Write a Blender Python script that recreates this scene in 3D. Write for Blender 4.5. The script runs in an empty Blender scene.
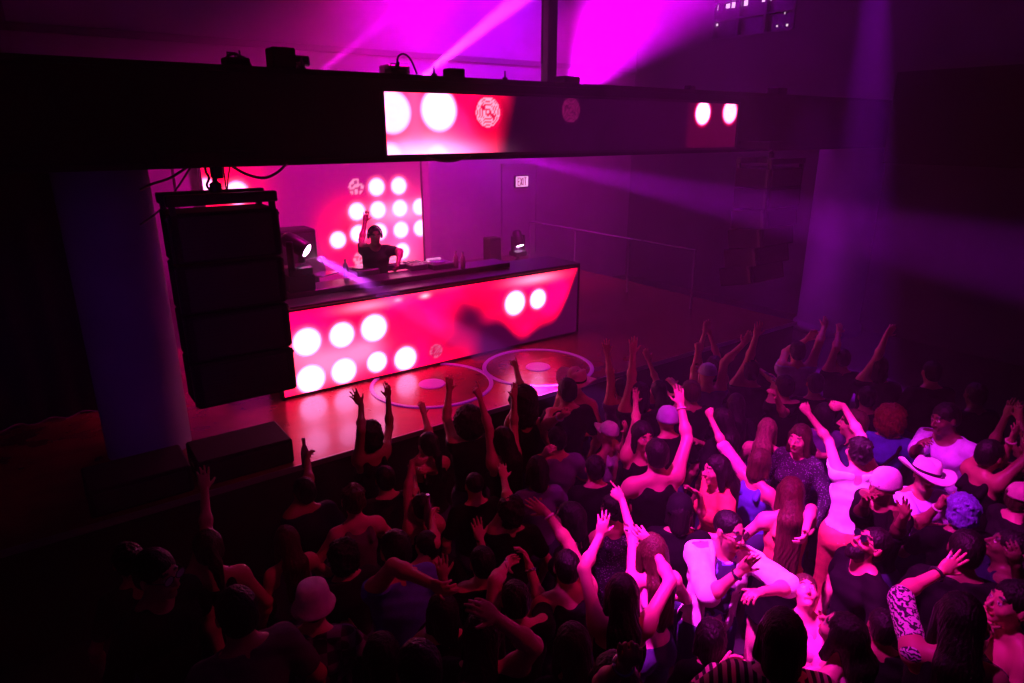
import bpy, math, random, os
import numpy as np
from mathutils import Vector, Matrix
PI = math.pi
rnd = random.Random(7)
SC = bpy.context.scene
COL = SC.collection
W, H = 1024, 683
# ---------------------------------------------------------------- camera
F_PX = 660.0
PITCH = math.atan(0.32)
HEAD = math.radians(53.8)
CAM = np.array([0.0, 0.0, 3.9])
FWD_H = np.array([math.cos(HEAD), math.sin(HEAD), 0.0])
RIGHT = np.array([math.sin(HEAD), -math.cos(HEAD), 0.0])
CF = FWD_H * math.cos(PITCH) + np.array([0, 0, -math.sin(PITCH)])
CU = FWD_H * math.sin(PITCH) + np.array([0, 0, math.cos(PITCH)])

def ray(px, py):
    return CF + RIGHT * ((px - 512) / F_PX) + CU * ((341.5 - py) / F_PX)

def on(px, py, x=None, y=None, z=None):
    """point where the sight line of a pixel meets the plane x=, y= or z="""
    d = ray(px, py)
    if x is not None: t = (x - CAM[0]) / d[0]
    elif y is not None: t = (y - CAM[1]) / d[1]
    else: t = (z - CAM[2]) / d[2]
    return CAM + d * t

def project(p):
    q = np.asarray(p, float) - CAM
    w = q @ CF
    return 512 + F_PX * (q @ RIGHT) / w, 341.5 - F_PX * (q @ CU) / w, w

cam_d = bpy.data.cameras.new('camera')
cam = bpy.data.objects.new('camera', cam_d); COL.objects.link(cam)
cam_d.sensor_width = 36; cam_d.lens = 36 * F_PX / W; cam_d.clip_start = 0.02; cam_d.clip_end = 100
cam.matrix_world = Matrix(((RIGHT[0], CU[0], -CF[0], CAM[0]), (RIGHT[1], CU[1], -CF[1], CAM[1]), (RIGHT[2], CU[2], -CF[2], CAM[2]), (0, 0, 0, 1)))
SC.camera = cam
SC.view_settings.view_transform = 'Standard'
SC.view_settings.look = 'None'
SC.view_settings.gamma = 1
SC.view_settings.exposure = 0
SC.view_settings.use_curve_mapping = False
world = bpy.data.worlds.new('world'); SC.world = world; world.use_nodes = True
world.node_tree.nodes['Background'].inputs[0].default_value = (0.002, 0.0, 0.006, 1)
world.node_tree.nodes['Background'].inputs[1].default_value = 1.0

# ---------------------------------------------------------------- materials
_M = {}
def mat(name, col, rough=0.6, metal=0.0, emit=None, estr=0.0, noise=0.0, nscale=8.0, bump=0.0, bscale=60.0, attr=None, spec=0.5, coat=0.0, stretch=None):
    if name in _M: return _M[name]
    m = bpy.data.materials.new(name); m.use_nodes = True
    nt = m.node_tree; N = nt.nodes; L = nt.links
    b = N['Principled BSDF']
    b.inputs['Base Color'].default_value = (*col, 1)
    b.inputs['Roughness'].default_value = rough
    b.inputs['Metallic'].default_value = metal
    b.inputs['Specular IOR Level'].default_value = spec
    if coat: b.inputs['Coat Weight'].default_value = coat
    tc = N.new('ShaderNodeTexCoord')
    src = tc.outputs['Object']
    if stretch:
        mp = N.new('ShaderNodeMapping'); mp.inputs['Scale'].default_value = stretch
        L.new(src, mp.inputs[0]); src = mp.outputs[0]
    if attr:
        a = N.new('ShaderNodeAttribute'); a.attribute_name = attr
        L.new(a.outputs['Color'], b.inputs['Base Color'])
    elif noise:
        n = N.new('ShaderNodeTexNoise'); n.inputs['Scale'].default_value = nscale; n.inputs['Detail'].default_value = 5
        L.new(src, n.inputs['Vector'])
        mr = N.new('ShaderNodeMapRange'); mr.inputs[1].default_value = 0.3; mr.inputs[2].default_value = 0.7
        mr.inputs[3].default_value = 1 - noise; mr.inputs[4].default_value = 1 + noise
        L.new(n.outputs['Fac'], mr.inputs[0])
        mx = N.new('ShaderNodeVectorMath'); mx.operation = 'SCALE'; mx.inputs[0].default_value = col
        L.new(mr.outputs[0], mx.inputs['Scale']); L.new(mx.outputs[0], b.inputs['Base Color'])
    if bump:
        n2 = N.new('ShaderNodeTexNoise'); n2.inputs['Scale'].default_value = bscale; n2.inputs['Detail'].default_value = 3
        L.new(src, n2.inputs['Vector'])
        bp = N.new('ShaderNodeBump'); bp.inputs['Strength'].default_value = bump; bp.inputs['Distance'].default_value = 0.01
        L.new(n2.outputs['Fac'], bp.inputs['Height']); L.new(bp.outputs[0], b.inputs['Normal'])
    if emit is not None:
        b.inputs['Emission Color'].default_value = (*emit, 1); b.inputs['Emission Strength'].default_value = estr
    _M[name] = m
    return m

def emit_attr(name, strength=1.0):
    m = bpy.data.materials.new(name); m.use_nodes = True
    nt = m.node_tree; b = nt.nodes['Principled BSDF']
    b.inputs['Base Color'].default_value = (0.01, 0.01, 0.012, 1); b.inputs['Roughness'].default_value = 0.35
    a = nt.nodes.new('ShaderNodeAttribute'); a.attribute_name = 'Col'
    nt.links.new(a.outputs['Color'], b.inputs['Emission Color'])
    b.inputs['Emission Strength'].default_value = strength
    return m

# ---------------------------------------------------------------- mesh helpers
def tag(o, label=None, cat=None, group=None, kind=None):
    if label: o['label'] = label
    if cat: o['category'] = cat
    if group: o['group'] = group
    if kind: o['kind'] = kind
    return o

def empty(name, loc=(0, 0, 0), rz=0.0):
    o = bpy.data.objects.new(name, None); COL.objects.link(o)
    o.location = loc; o.rotation_euler = (0, 0, rz); return o

class MB:
    """collects shapes into one mesh"""
    def __init__(s): s.v = []; s.f = []; s.mi = []; s.n = 0
    def add(s, v, f, m=0):
        v = np.asarray(v, float); s.v.append(v); s.f += [tuple(i + s.n for i in q) for q in f]; s.mi += [m] * len(f); s.n += len(v); return s
    def box(s, lo, hi, m=0, bev=0.0, R=None, c=None):
        lo = np.array(lo, float); hi = np.array(hi, float)
        b = min(bev, *((hi - lo) * 0.45)) if bev else 0
        if not b:
            v = [[(lo, hi)[i][0], (lo, hi)[j][1], (lo, hi)[k][2]] for i in (0, 1) for j in (0, 1) for k in (0, 1)]
            f = [(0, 1, 3, 2), (4, 6, 7, 5), (0, 4, 5, 1), (2, 3, 7, 6), (0, 2, 6, 4), (1, 5, 7, 3)]
        else:
            # chamfered box: every corner has three vertices
            v = []; idx = {}
            for i in (0, 1):
                for j in (0, 1):
                    for k in (0, 1):
                        p = np.array([(lo, hi)[i][0], (lo, hi)[j][1], (lo, hi)[k][2]])
                        inn = np.array([b if i == 0 else -b, b if j == 0 else -b, b if k == 0 else -b])
                        for a in range(3):
                            q = p + inn; q[a] = p[a]; idx[(i, j, k, a)] = len(v); v.append(q)
            f = []
            g = lambda i, j, k, a: idx[(i, j, k, a)]
            for i in (0, 1): q = [g(i, 0, 0, 0), g(i, 1, 0, 0), g(i, 1, 1, 0), g(i, 0, 1, 0)]; f.append(tuple(q if i else q[::-1]))
            for j in (0, 1): q = [g(0, j, 0, 1), g(0, j, 1, 1), g(1, j, 1, 1), g(1, j, 0, 1)]; f.append(tuple(q if j else q[::-1]))
            for k in (0, 1): q = [g(0, 0, k, 2), g(1, 0, k, 2), g(1, 1, k, 2), g(0, 1, k, 2)]; f.append(tuple(q if k else q[::-1]))
            for i in (0, 1):
                for j in (0, 1): f.append((g(i, j, 0, 0), g(i, j, 1, 0), g(i, j, 1, 1), g(i, j, 0, 1)))
            for i in (0, 1):
                for k in (0, 1): f.append((g(i, 0, k, 0), g(i, 1, k, 0), g(i, 1, k, 2), g(i, 0, k, 2)))
            for j in (0, 1):
                for k in (0, 1): f.append((g(0, j, k, 1), g(1, j, k, 1), g(1, j, k, 2), g(0, j, k, 2)))
            for i in (0, 1):
                for j in (0, 1):
                    for k in (0, 1): f.append((g(i, j, k, 0), g(i, j, k, 1), g(i, j, k, 2)))
        v = np.array(v, float)
        if R is not None:
            cc = np.array(c if c is not None else (lo + hi) / 2); v = (v - cc) @ np.array(R).T + cc
        return s.add(v, f, m)
    def tube(s, pts, r, n=8, m=0, caps=True):
        pts = [np.array(p, float) for p in pts]
        rs = r if hasattr(r, '__len__') else [r] * len(pts)
        V = []; up = None
        for i, p in enumerate(pts):
            d = pts[min(i + 1, len(pts) - 1)] - pts[max(i - 1, 0)]; d /= np.linalg.norm(d) + 1e-12
            if up is None:
                up = np.array([0, 0, 1.0]) if abs(d[2]) < 0.9 else np.array([1.0, 0, 0])
            a = np.cross(d, up); a /= np.linalg.norm(a) + 1e-12; b = np.cross(a, d); up = b
            for k in range(n):
                t = 2 * PI * k / n; V.append(p + rs[i] * (a * math.cos(t) + b * math.sin(t)))
        f = []
        for i in range(len(pts) - 1):
            for k in range(n):
                f.append((i * n + k, i * n + (k + 1) % n, (i + 1) * n + (k + 1) % n, (i + 1) * n + k))
        if caps: f += [tuple(range(n))[::-1], tuple((len(pts) - 1) * n + k for k in range(n))]
        return s.add(V, f, m)
    def cyl(s, a, b, r, r2=None, n=24, m=0): return s.tube([a, b], [r, r if r2 is None else r2], n, m)
    def lathe(s, c, prof, n=32, m=0, fn=None):
        """prof: [(r, z)] turned about a vertical axis at c"""
        V = []
        for (r, z) in prof:
            for k in range(n):
                t = 2 * PI * k / n
                rr, zz = (r, z) if fn is None else fn(r, z, t)
                V.append((c[0] + rr * math.cos(t), c[1] + rr * math.sin(t), c[2] + zz))
        f = []
        for i in range(len(prof) - 1):
            for k in range(n): f.append((i * n + k, i * n + (k + 1) % n, (i + 1) * n + (k + 1) % n, (i + 1) * n + k))
        return s.add(V, f, m)
    def xf(s, M, t=(0, 0, 0)):
        s.v = [v @ np.array(M).T + np.array(t) for v in s.v]; return s
    def build(s, name, mats, parent=None, smooth=False, loc=None):
        return mesh_obj(name, np.concatenate(s.v), s.f, mats, parent, smooth, s.mi, loc)

def mesh_obj(name, v, f, mats, parent=None, smooth=False, mi=None, loc=None, col=None):
    me = bpy.data.meshes.new(name)
    if isinstance(f, np.ndarray):
        nf = len(f)
        me.vertices.add(len(v)); me.vertices.foreach_set('co', np.asarray(v, np.float32).ravel())
        me.loops.add(nf * 4); me.loops.foreach_set('vertex_index', f.astype(np.int32).ravel())
        me.polygons.add(nf); me.polygons.foreach_set('loop_start', np.arange(0, nf * 4, 4, dtype=np.int32))
        try: me.polygons.foreach_set('loop_total', np.full(nf, 4, np.int32))
        except Exception: pass
        me.update(calc_edges=True)
    else:
        me.from_pydata([tuple(x) for x in v], [], f); me.update()
    if not isinstance(mats, (list, tuple)): mats = [mats]
    for m in mats: me.materials.append(m)
    if mi is not None and len(mats) > 1: me.polygons.foreach_set('material_index', np.array(mi, np.int32))
    if col is not None:
        ca = me.color_attributes.new('Col', 'FLOAT_COLOR', 'POINT')
        c4 = np.ones((len(v), 4), np.float32); c4[:, :3] = col; ca.data.foreach_set('color', c4.ravel())
    if smooth: me.polygons.foreach_set('use_smooth', np.ones(len(me.polygons), bool))
    o = bpy.data.objects.new(name, me); COL.objects.link(o)
    if parent is not None: o.parent = parent
    if loc is not None: o.location = loc
    return o

def rot(ax, a):
    c, s = math.cos(a), math.sin(a)
    return np.array({'x': [[1, 0, 0], [0, c, -s], [0, s, c]], 'y': [[c, 0, s], [0, 1, 0], [-s, 0, c]], 'z': [[c, -s, 0], [s, c, 0], [0, 0, 1]]}[ax], float)

def basis_from_z(d):
    """rotation whose z axis is d"""
    d = np.array(d, float); d /= np.linalg.norm(d)
    u = np.array([0, 0, 1.0]) if abs(d[2]) < 0.95 else np.array([1.0, 0, 0])
    x = np.cross(u, d); x /= np.linalg.norm(x); y = np.cross(d, x)
    return np.stack([x, y, d], 1)
# ---------------------------------------------------------------- people: one closed surface grown from blended limbs
def surface_nets(f, org, h):
    s = f < 0
    c = s[:-1, :-1, :-1].astype(np.int8)
    cnt = np.zeros_like(c)
    for a in (0, 1):
        for b in (0, 1):
            for d in (0, 1):
                cnt += s[a:s.shape[0] - 1 + a, b:s.shape[1] - 1 + b, d:s.shape[2] - 1 + d]
    act = (cnt > 0) & (cnt < 8)
    I, J, K = np.nonzero(act)
    if len(I) == 0: return np.zeros((0, 3)), np.zeros((0, 4), int)
    idx = np.full(act.shape, -1, np.int32); idx[I, J, K] = np.arange(len(I))
    acc = np.zeros((len(I), 3)); n = np.zeros(len(I))
    for ax in range(3):
        o1, o2 = [(1, 2), (0, 2), (0, 1)][ax]
        for p in (0, 1):
            for q in (0, 1):
                a = [0, 0, 0]; a[o1] = p; a[o2] = q
                b = list(a); b[ax] = 1
                fa = f[I + a[0], J + a[1], K + a[2]]; fb = f[I + b[0], J + b[1], K + b[2]]
                m = (fa < 0) != (fb < 0)
                t = np.where(m, fa / np.where(m, fa - fb, 1), 0)
                pos = np.zeros((len(I), 3)); pos[:, o1] = p; pos[:, o2] = q; pos[:, ax] = t
                acc[m] += pos[m]; n[m] += 1
    V = np.stack([I, J, K], 1) + acc / n[:, None]
    V = V * h + org
    Q = []
    for ax in range(3):
        sl = [slice(None)] * 3; sh = [slice(None)] * 3
        sl[ax] = slice(0, -1); sh[ax] = slice(1, None)
        A = s[tuple(sl)]; B = s[tuple(sh)]
        E = np.argwhere(A != B)
        o1, o2 = [(1, 2), (2, 0), (0, 1)][ax]
        E = E[(E[:, o1] > 0) & (E[:, o2] > 0) & (E[:, o1] < idx.shape[o1]) & (E[:, o2] < idx.shape[o2])]
        e1 = np.zeros(3, int); e1[o1] = 1; e2 = np.zeros(3, int); e2[o2] = 1
        g = lambda P: idx[P[:, 0], P[:, 1], P[:, 2]]
        q = np.stack([g(E - e1 - e2), g(E - e2), g(E), g(E - e1)], 1)
        flip = ~A[E[:, 0], E[:, 1], E[:, 2]]
        q[flip] = q[flip][:, ::-1]
        Q.append(q)
    Q = np.concatenate(Q); Q = Q[(Q >= 0).all(1)]
    return V, Q

def smin(a, b, k):
    if k <= 0: return np.minimum(a, b)
    hh = np.clip(0.5 + 0.5 * (b - a) / k, 0, 1)
    return b + (a - b) * hh - k * hh * (1 - hh)

def field(prims, h, infl=0.0, cuts=(), fold=0.0, kmul=1.0, seed=0.0, carve=(), noise=None):
    """sample the blended shapes on a grid; returns verts, quads"""
    lo = np.full(3, 1e9); hi = -lo
    for p in prims:
        if p[0] == 'c':
            r = max(p[3], p[4]); a = np.minimum(p[1], p[2]) - r; b = np.maximum(p[1], p[2]) + r
        else:
            r = max(p[2]); a = p[1] - r; b = p[1] + r
        lo = np.minimum(lo, a); hi = np.maximum(hi, b)
    m = infl + 0.02 + 2 * h
    lo -= m; hi += m
    n = np.ceil((hi - lo) / h).astype(int) + 1
    f = np.full(n, 0.2, np.float32)
    ax = [np.float32(lo[i]) + np.float32(h) * np.arange(n[i], dtype=np.float32) for i in range(3)]
    def block(a, b):
        s = [slice(max(0, int((a[i] - lo[i]) / h)), min(n[i], int((b[i] - lo[i]) / h) + 2)) for i in range(3)]
        return tuple(s), ax[0][s[0]][:, None, None], ax[1][s[1]][None, :, None], ax[2][s[2]][None, None, :]
    def dist(p, X, Y, Z):
        if p[0] == 'c':
            a, b, ra, rb = p[1], p[2], p[3], p[4]; ba = b - a; L = float(ba @ ba) + 1e-9
            t = np.clip(((X - a[0]) * ba[0] + (Y - a[1]) * ba[1] + (Z - a[2]) * ba[2]) / L, 0, 1)
            return np.sqrt((X - a[0] - t * ba[0]) ** 2 + (Y - a[1] - t * ba[1]) ** 2 + (Z - a[2] - t * ba[2]) ** 2) - (ra + (rb - ra) * t)
        c, r, R = p[1], np.asarray(p[2], float), p[3]
        x, y, z = X - c[0], Y - c[1], Z - c[2]
        u = (x * R[0, 0] + y * R[1, 0] + z * R[2, 0]); v = (x * R[0, 1] + y * R[1, 1] + z * R[2, 1]); w = (x * R[0, 2] + y * R[1, 2] + z * R[2, 2])
        k0 = np.sqrt((u / r[0]) ** 2 + (v / r[1]) ** 2 + (w / r[2]) ** 2)
        k1 = np.sqrt((u / r[0] ** 2) ** 2 + (v / r[1] ** 2) ** 2 + (w / r[2] ** 2) ** 2) + 1e-6
        return k0 * (k0 - 1) / k1
    for p in prims:
        k = p[5] if p[0] == 'c' else p[4]
        if p[0] == 'c':
            r = max(p[3], p[4]); a = np.minimum(p[1], p[2]) - r; b = np.maximum(p[1], p[2]) + r
        else:
            r = max(p[2]); a = p[1] - r; b = p[1] + r
        mm = infl + k + 2 * h
        s, X, Y, Z = block(a - mm, b + mm)
        if any(q.stop <= q.start for q in s): continue
        f[s] = smin(f[s], dist(p, X, Y, Z) - infl, k * kmul)
    for p in carve:
        r = max(p[2]); s, X, Y, Z = block(p[1] - r - 0.02, p[1] + r + 0.02)
        if any(q.stop <= q.start for q in s): continue
        f[s] = -smin(-f[s], dist(p, X, Y, Z), p[4])
    X, Y, Z = ax[0][:, None, None], ax[1][None, :, None], ax[2][None, None, :]
    if fold:
        f = f + fold * (np.sin(31 * Z + 9 * X + 4 * np.sin(17 * Y + seed)) * np.sin(21 * X + 16 * Y + seed + 5 * np.sin(8 * Z + seed)))
    if noise: f = f + noise(X, Y, Z)
    for c in cuts:           # ('p', point, normal): keep the side the normal points away from; ('s', centre, r): take a ball out
        if c[0] == 'p': f = np.maximum(f, (X - c[1][0]) * c[2][0] + (Y - c[1][1]) * c[2][1] + (Z - c[1][2]) * c[2][2])
        elif c[0] == 's': f = np.maximum(f, c[2] - np.sqrt((X - c[1][0]) ** 2 + (Y - c[1][1]) ** 2 + (Z - c[1][2]) ** 2))
    f[0] = f[-1] = 0.2; f[:, 0] = f[:, -1] = 0.2; f[:, :, 0] = f[:, :, -1] = 0.2
    return surface_nets(f, lo, h)

V3 = lambda *a: np.array(a, float)
I3 = np.eye(3)
def unit(v): return v / (np.linalg.norm(v) + 1e-12)

M_SKIN = mat('skin', (0.6, 0.35, 0.25), rough=0.48, attr='Col')
def cloth_mat(name, col, rough=0.8, **k): return mat('cloth_' + name, col, rough=rough, bump=0.35, bscale=180, noise=0.12, nscale=25, **k)
CM = {
 'white': cloth_mat('white', (0.82, 0.80, 0.80)), 'black': cloth_mat('black', (0.003, 0.0027, 0.0035), spec=.15),
 'navy': cloth_mat('navy', (0.008, 0.01, 0.035), spec=.2), 'blue': cloth_mat('blue', (0.10, 0.12, 0.60)), 'lilac': cloth_mat('lilac', (0.52, 0.42, 0.75)),
 'coral': cloth_mat('coral', (0.75, 0.16, 0.14)), 'pink': cloth_mat('pink', (0.8, 0.35, 0.5)), 'grey': cloth_mat('grey', (0.12, 0.115, 0.12)),
 'red': cloth_mat('red', (0.5, 0.02, 0.03)), 'denim': cloth_mat('denim', (0.04, 0.06, 0.13)), 'charcoal': cloth_mat('charcoal', (0.014, 0.012, 0.014), spec=.2),
 'purple': cloth_mat('purple', (0.16, 0.07, 0.30)),
}
def pattern_mat(name, kind, a, b, scale):
    m = bpy.data.materials.new('cloth_' + name); m.use_nodes = True; nt = m.node_tree; N = nt.nodes; L = nt.links
    bs = N['Principled BSDF']; bs.inputs['Roughness'].default_value = 0.8
    tc = N.new('ShaderNodeTexCoord')
    if kind == 'stripe':
        t = N.new('ShaderNodeTexWave'); t.inputs['Scale'].default_value = scale; t.inputs['Distortion'].default_value = 0.8; t.bands_direction = 'X'; o = t.outputs['Fac']
    elif kind == 'zebra':
        t = N.new('ShaderNodeTexWave'); t.inputs['Scale'].default_value = scale; t.inputs['Distortion'].default_value = 9; t.inputs['Detail Scale'].default_value = 2.2; t.bands_direction = 'Z'; o = t.outputs['Fac']
    elif kind == 'check':
        t = N.new('ShaderNodeTexChecker'); t.inputs['Scale'].default_value = scale; o = t.outputs['Fac']
    else:
        t = N.new('ShaderNodeTexVoronoi'); t.inputs['Scale'].default_value = scale; o = t.outputs['Distance']
    L.new(tc.outputs['Object'], t.inputs['Vector'])
    r = N.new('ShaderNodeValToRGB'); r.color_ramp.elements[0].color = (*a, 1); r.color_ramp.elements[1].color = (*b, 1)
    r.color_ramp.elements[0].position = 0.42; r.color_ramp.elements[1].position = 0.55
    L.new(o, r.inputs[0]); L.new(r.outputs[0], bs.inputs['Base Color'])
    CM[name] = m
pattern_mat('striped', 'stripe', (0.02, 0.015, 0.02), (0.8, 0.4, 0.45), 9)
pattern_mat('zebra', 'zebra', (0.02, 0.015, 0.03), (0.75, 0.6, 0.75), 16)
pattern_mat('plaid', 'check', (0.03, 0.02, 0.05), (0.2, 0.15, 0.28), 14)
pattern_mat('sequin', 'spots', (0.45, 0.35, 0.6), (0.012, 0.008, 0.02), 75)
CM['sequin'].node_tree.nodes['Color Ramp'].color_ramp.elements[0].position = .12
CM['sequin'].node_tree.nodes['Color Ramp'].color_ramp.elements[1].position = .3
def hair_mat(name, col): return mat('hair_' + name, col, rough=0.5, spec=.3, bump=0.9, bscale=90, noise=0.4, nscale=70, stretch=(1, 1, 0.12))
HM = {'black': hair_mat('black', (0.006, 0.004, 0.004)), 'brown': hair_mat('brown', (0.06, 0.028, 0.016)), 'red': hair_mat('red', (0.19, 0.022, 0.02)),
      'blond': hair_mat('blond', (0.30, 0.14, 0.11)), 'violet': hair_mat('violet', (0.20, 0.14, 0.62)), 'auburn': hair_mat('auburn', (0.085, 0.02, 0.02))}
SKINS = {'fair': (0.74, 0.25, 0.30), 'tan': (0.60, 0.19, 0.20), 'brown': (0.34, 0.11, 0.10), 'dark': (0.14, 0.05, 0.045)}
M_PLASTIC = mat('black_plastic', (0.015, 0.015, 0.017), rough=0.3)
M_METAL = mat('bright_metal', (0.7, 0.7, 0.72), rough=0.25, metal=1.0)
M_LENS = mat('dark_lens', (0.01, 0.01, 0.02), rough=0.05)

def hand_prims(wr, d, pn, side, kind, h, s):
    """wr wrist, d direction of the hand, pn palm normal; side +1: thumb towards cross(d, pn)"""
    d = unit(d); pn = unit(pn - d * (pn @ d)); t = np.cross(d, pn) * side     # t: towards the thumb
    rf = max(0.0082 * s, h * 0.80)
    P = []; tips = []
    palm = wr + d * 0.045 * s
    P.append(('e', palm, (0.037 * s, 0.016 * s + h * 0.3, 0.048 * s), np.stack([t, pn, d], 1), 0.012, 'hand'))
    offs = [(0.028, 0.082, 0.068, 0.10), (0.009, 0.088, 0.076, 0.02), (-0.010, 0.084, 0.070, -0.05), (-0.028, 0.074, 0.056, -0.14)]
    curl = {'open': 0.12, 'wave': 0.30, 'fist': 1.75, 'point': 1.75, 'relax': 0.7, 'spread': 0.05, 'cup': 1.0}[kind]
    spr = {'spread': 1.9, 'open': 1.2, 'wave': 1.0}.get(kind, 0.3)
    for i, (o, k0, ln, a) in enumerate(offs):
        c = curl
        if kind == 'point' and i == 0: c = 0.05
        c = c + 0.05 * (i - 1) * (1 if curl < 1 else 0)
        base = wr + t * o * s + d * k0 * s
        dd = unit(d * math.cos(a * spr) + t * math.sin(a * spr))
        c1 = c * 0.8
        d1 = unit(dd * math.cos(c1) + pn * math.sin(c1)); c2 = min(c1 + c * 0.9, 3.0)
        d2 = unit(dd * math.cos(c2) + pn * math.sin(c2))
        kn = base + d1 * ln * 0.52 * s; tip = kn + d2 * ln * 0.50 * s
        P.append(('c', wr + t * o * 0.7 * s + d * 0.035 * s, base, rf * 1.25, rf * 1.15, 0.008, 'hand'))
        P.append(('c', base, kn, rf * 1.08, rf, 0.004, 'hand')); P.append(('c', kn, tip, rf, rf * 0.85, 0.003, 'hand'))
    tb = wr + t * 0.026 * s + d * 0.028 * s
    td = unit(t * (0.85 if curl < 1 else 0.35) + d * 0.75 + pn * (0.15 if curl < 1 else 0.5))
    tm = tb + td * 0.038 * s; tt = tm + unit(td + d * 0.35) * 0.030 * s
    P.append(('c', tb, tm, rf * 1.5, rf * 1.15, 0.008, 'hand')); P.append(('c', tm, tt, rf * 1.15, rf * 0.95, 0.004, 'hand'))
    return P

def ik(sh, wr, l1, l2, pole):
    v = wr - sh; D = np.linalg.norm(v); D = min(max(D, abs(l1 - l2) + 0.02), (l1 + l2) * 0.995); u = unit(v)
    a = (l1 * l1 - l2 * l2 + D * D) / (2 * D); r = math.sqrt(max(l1 * l1 - a * a, 0))
    p = unit(pole - u * (pole @ u))
    return sh + u * a + p * r, sh + u * D

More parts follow.
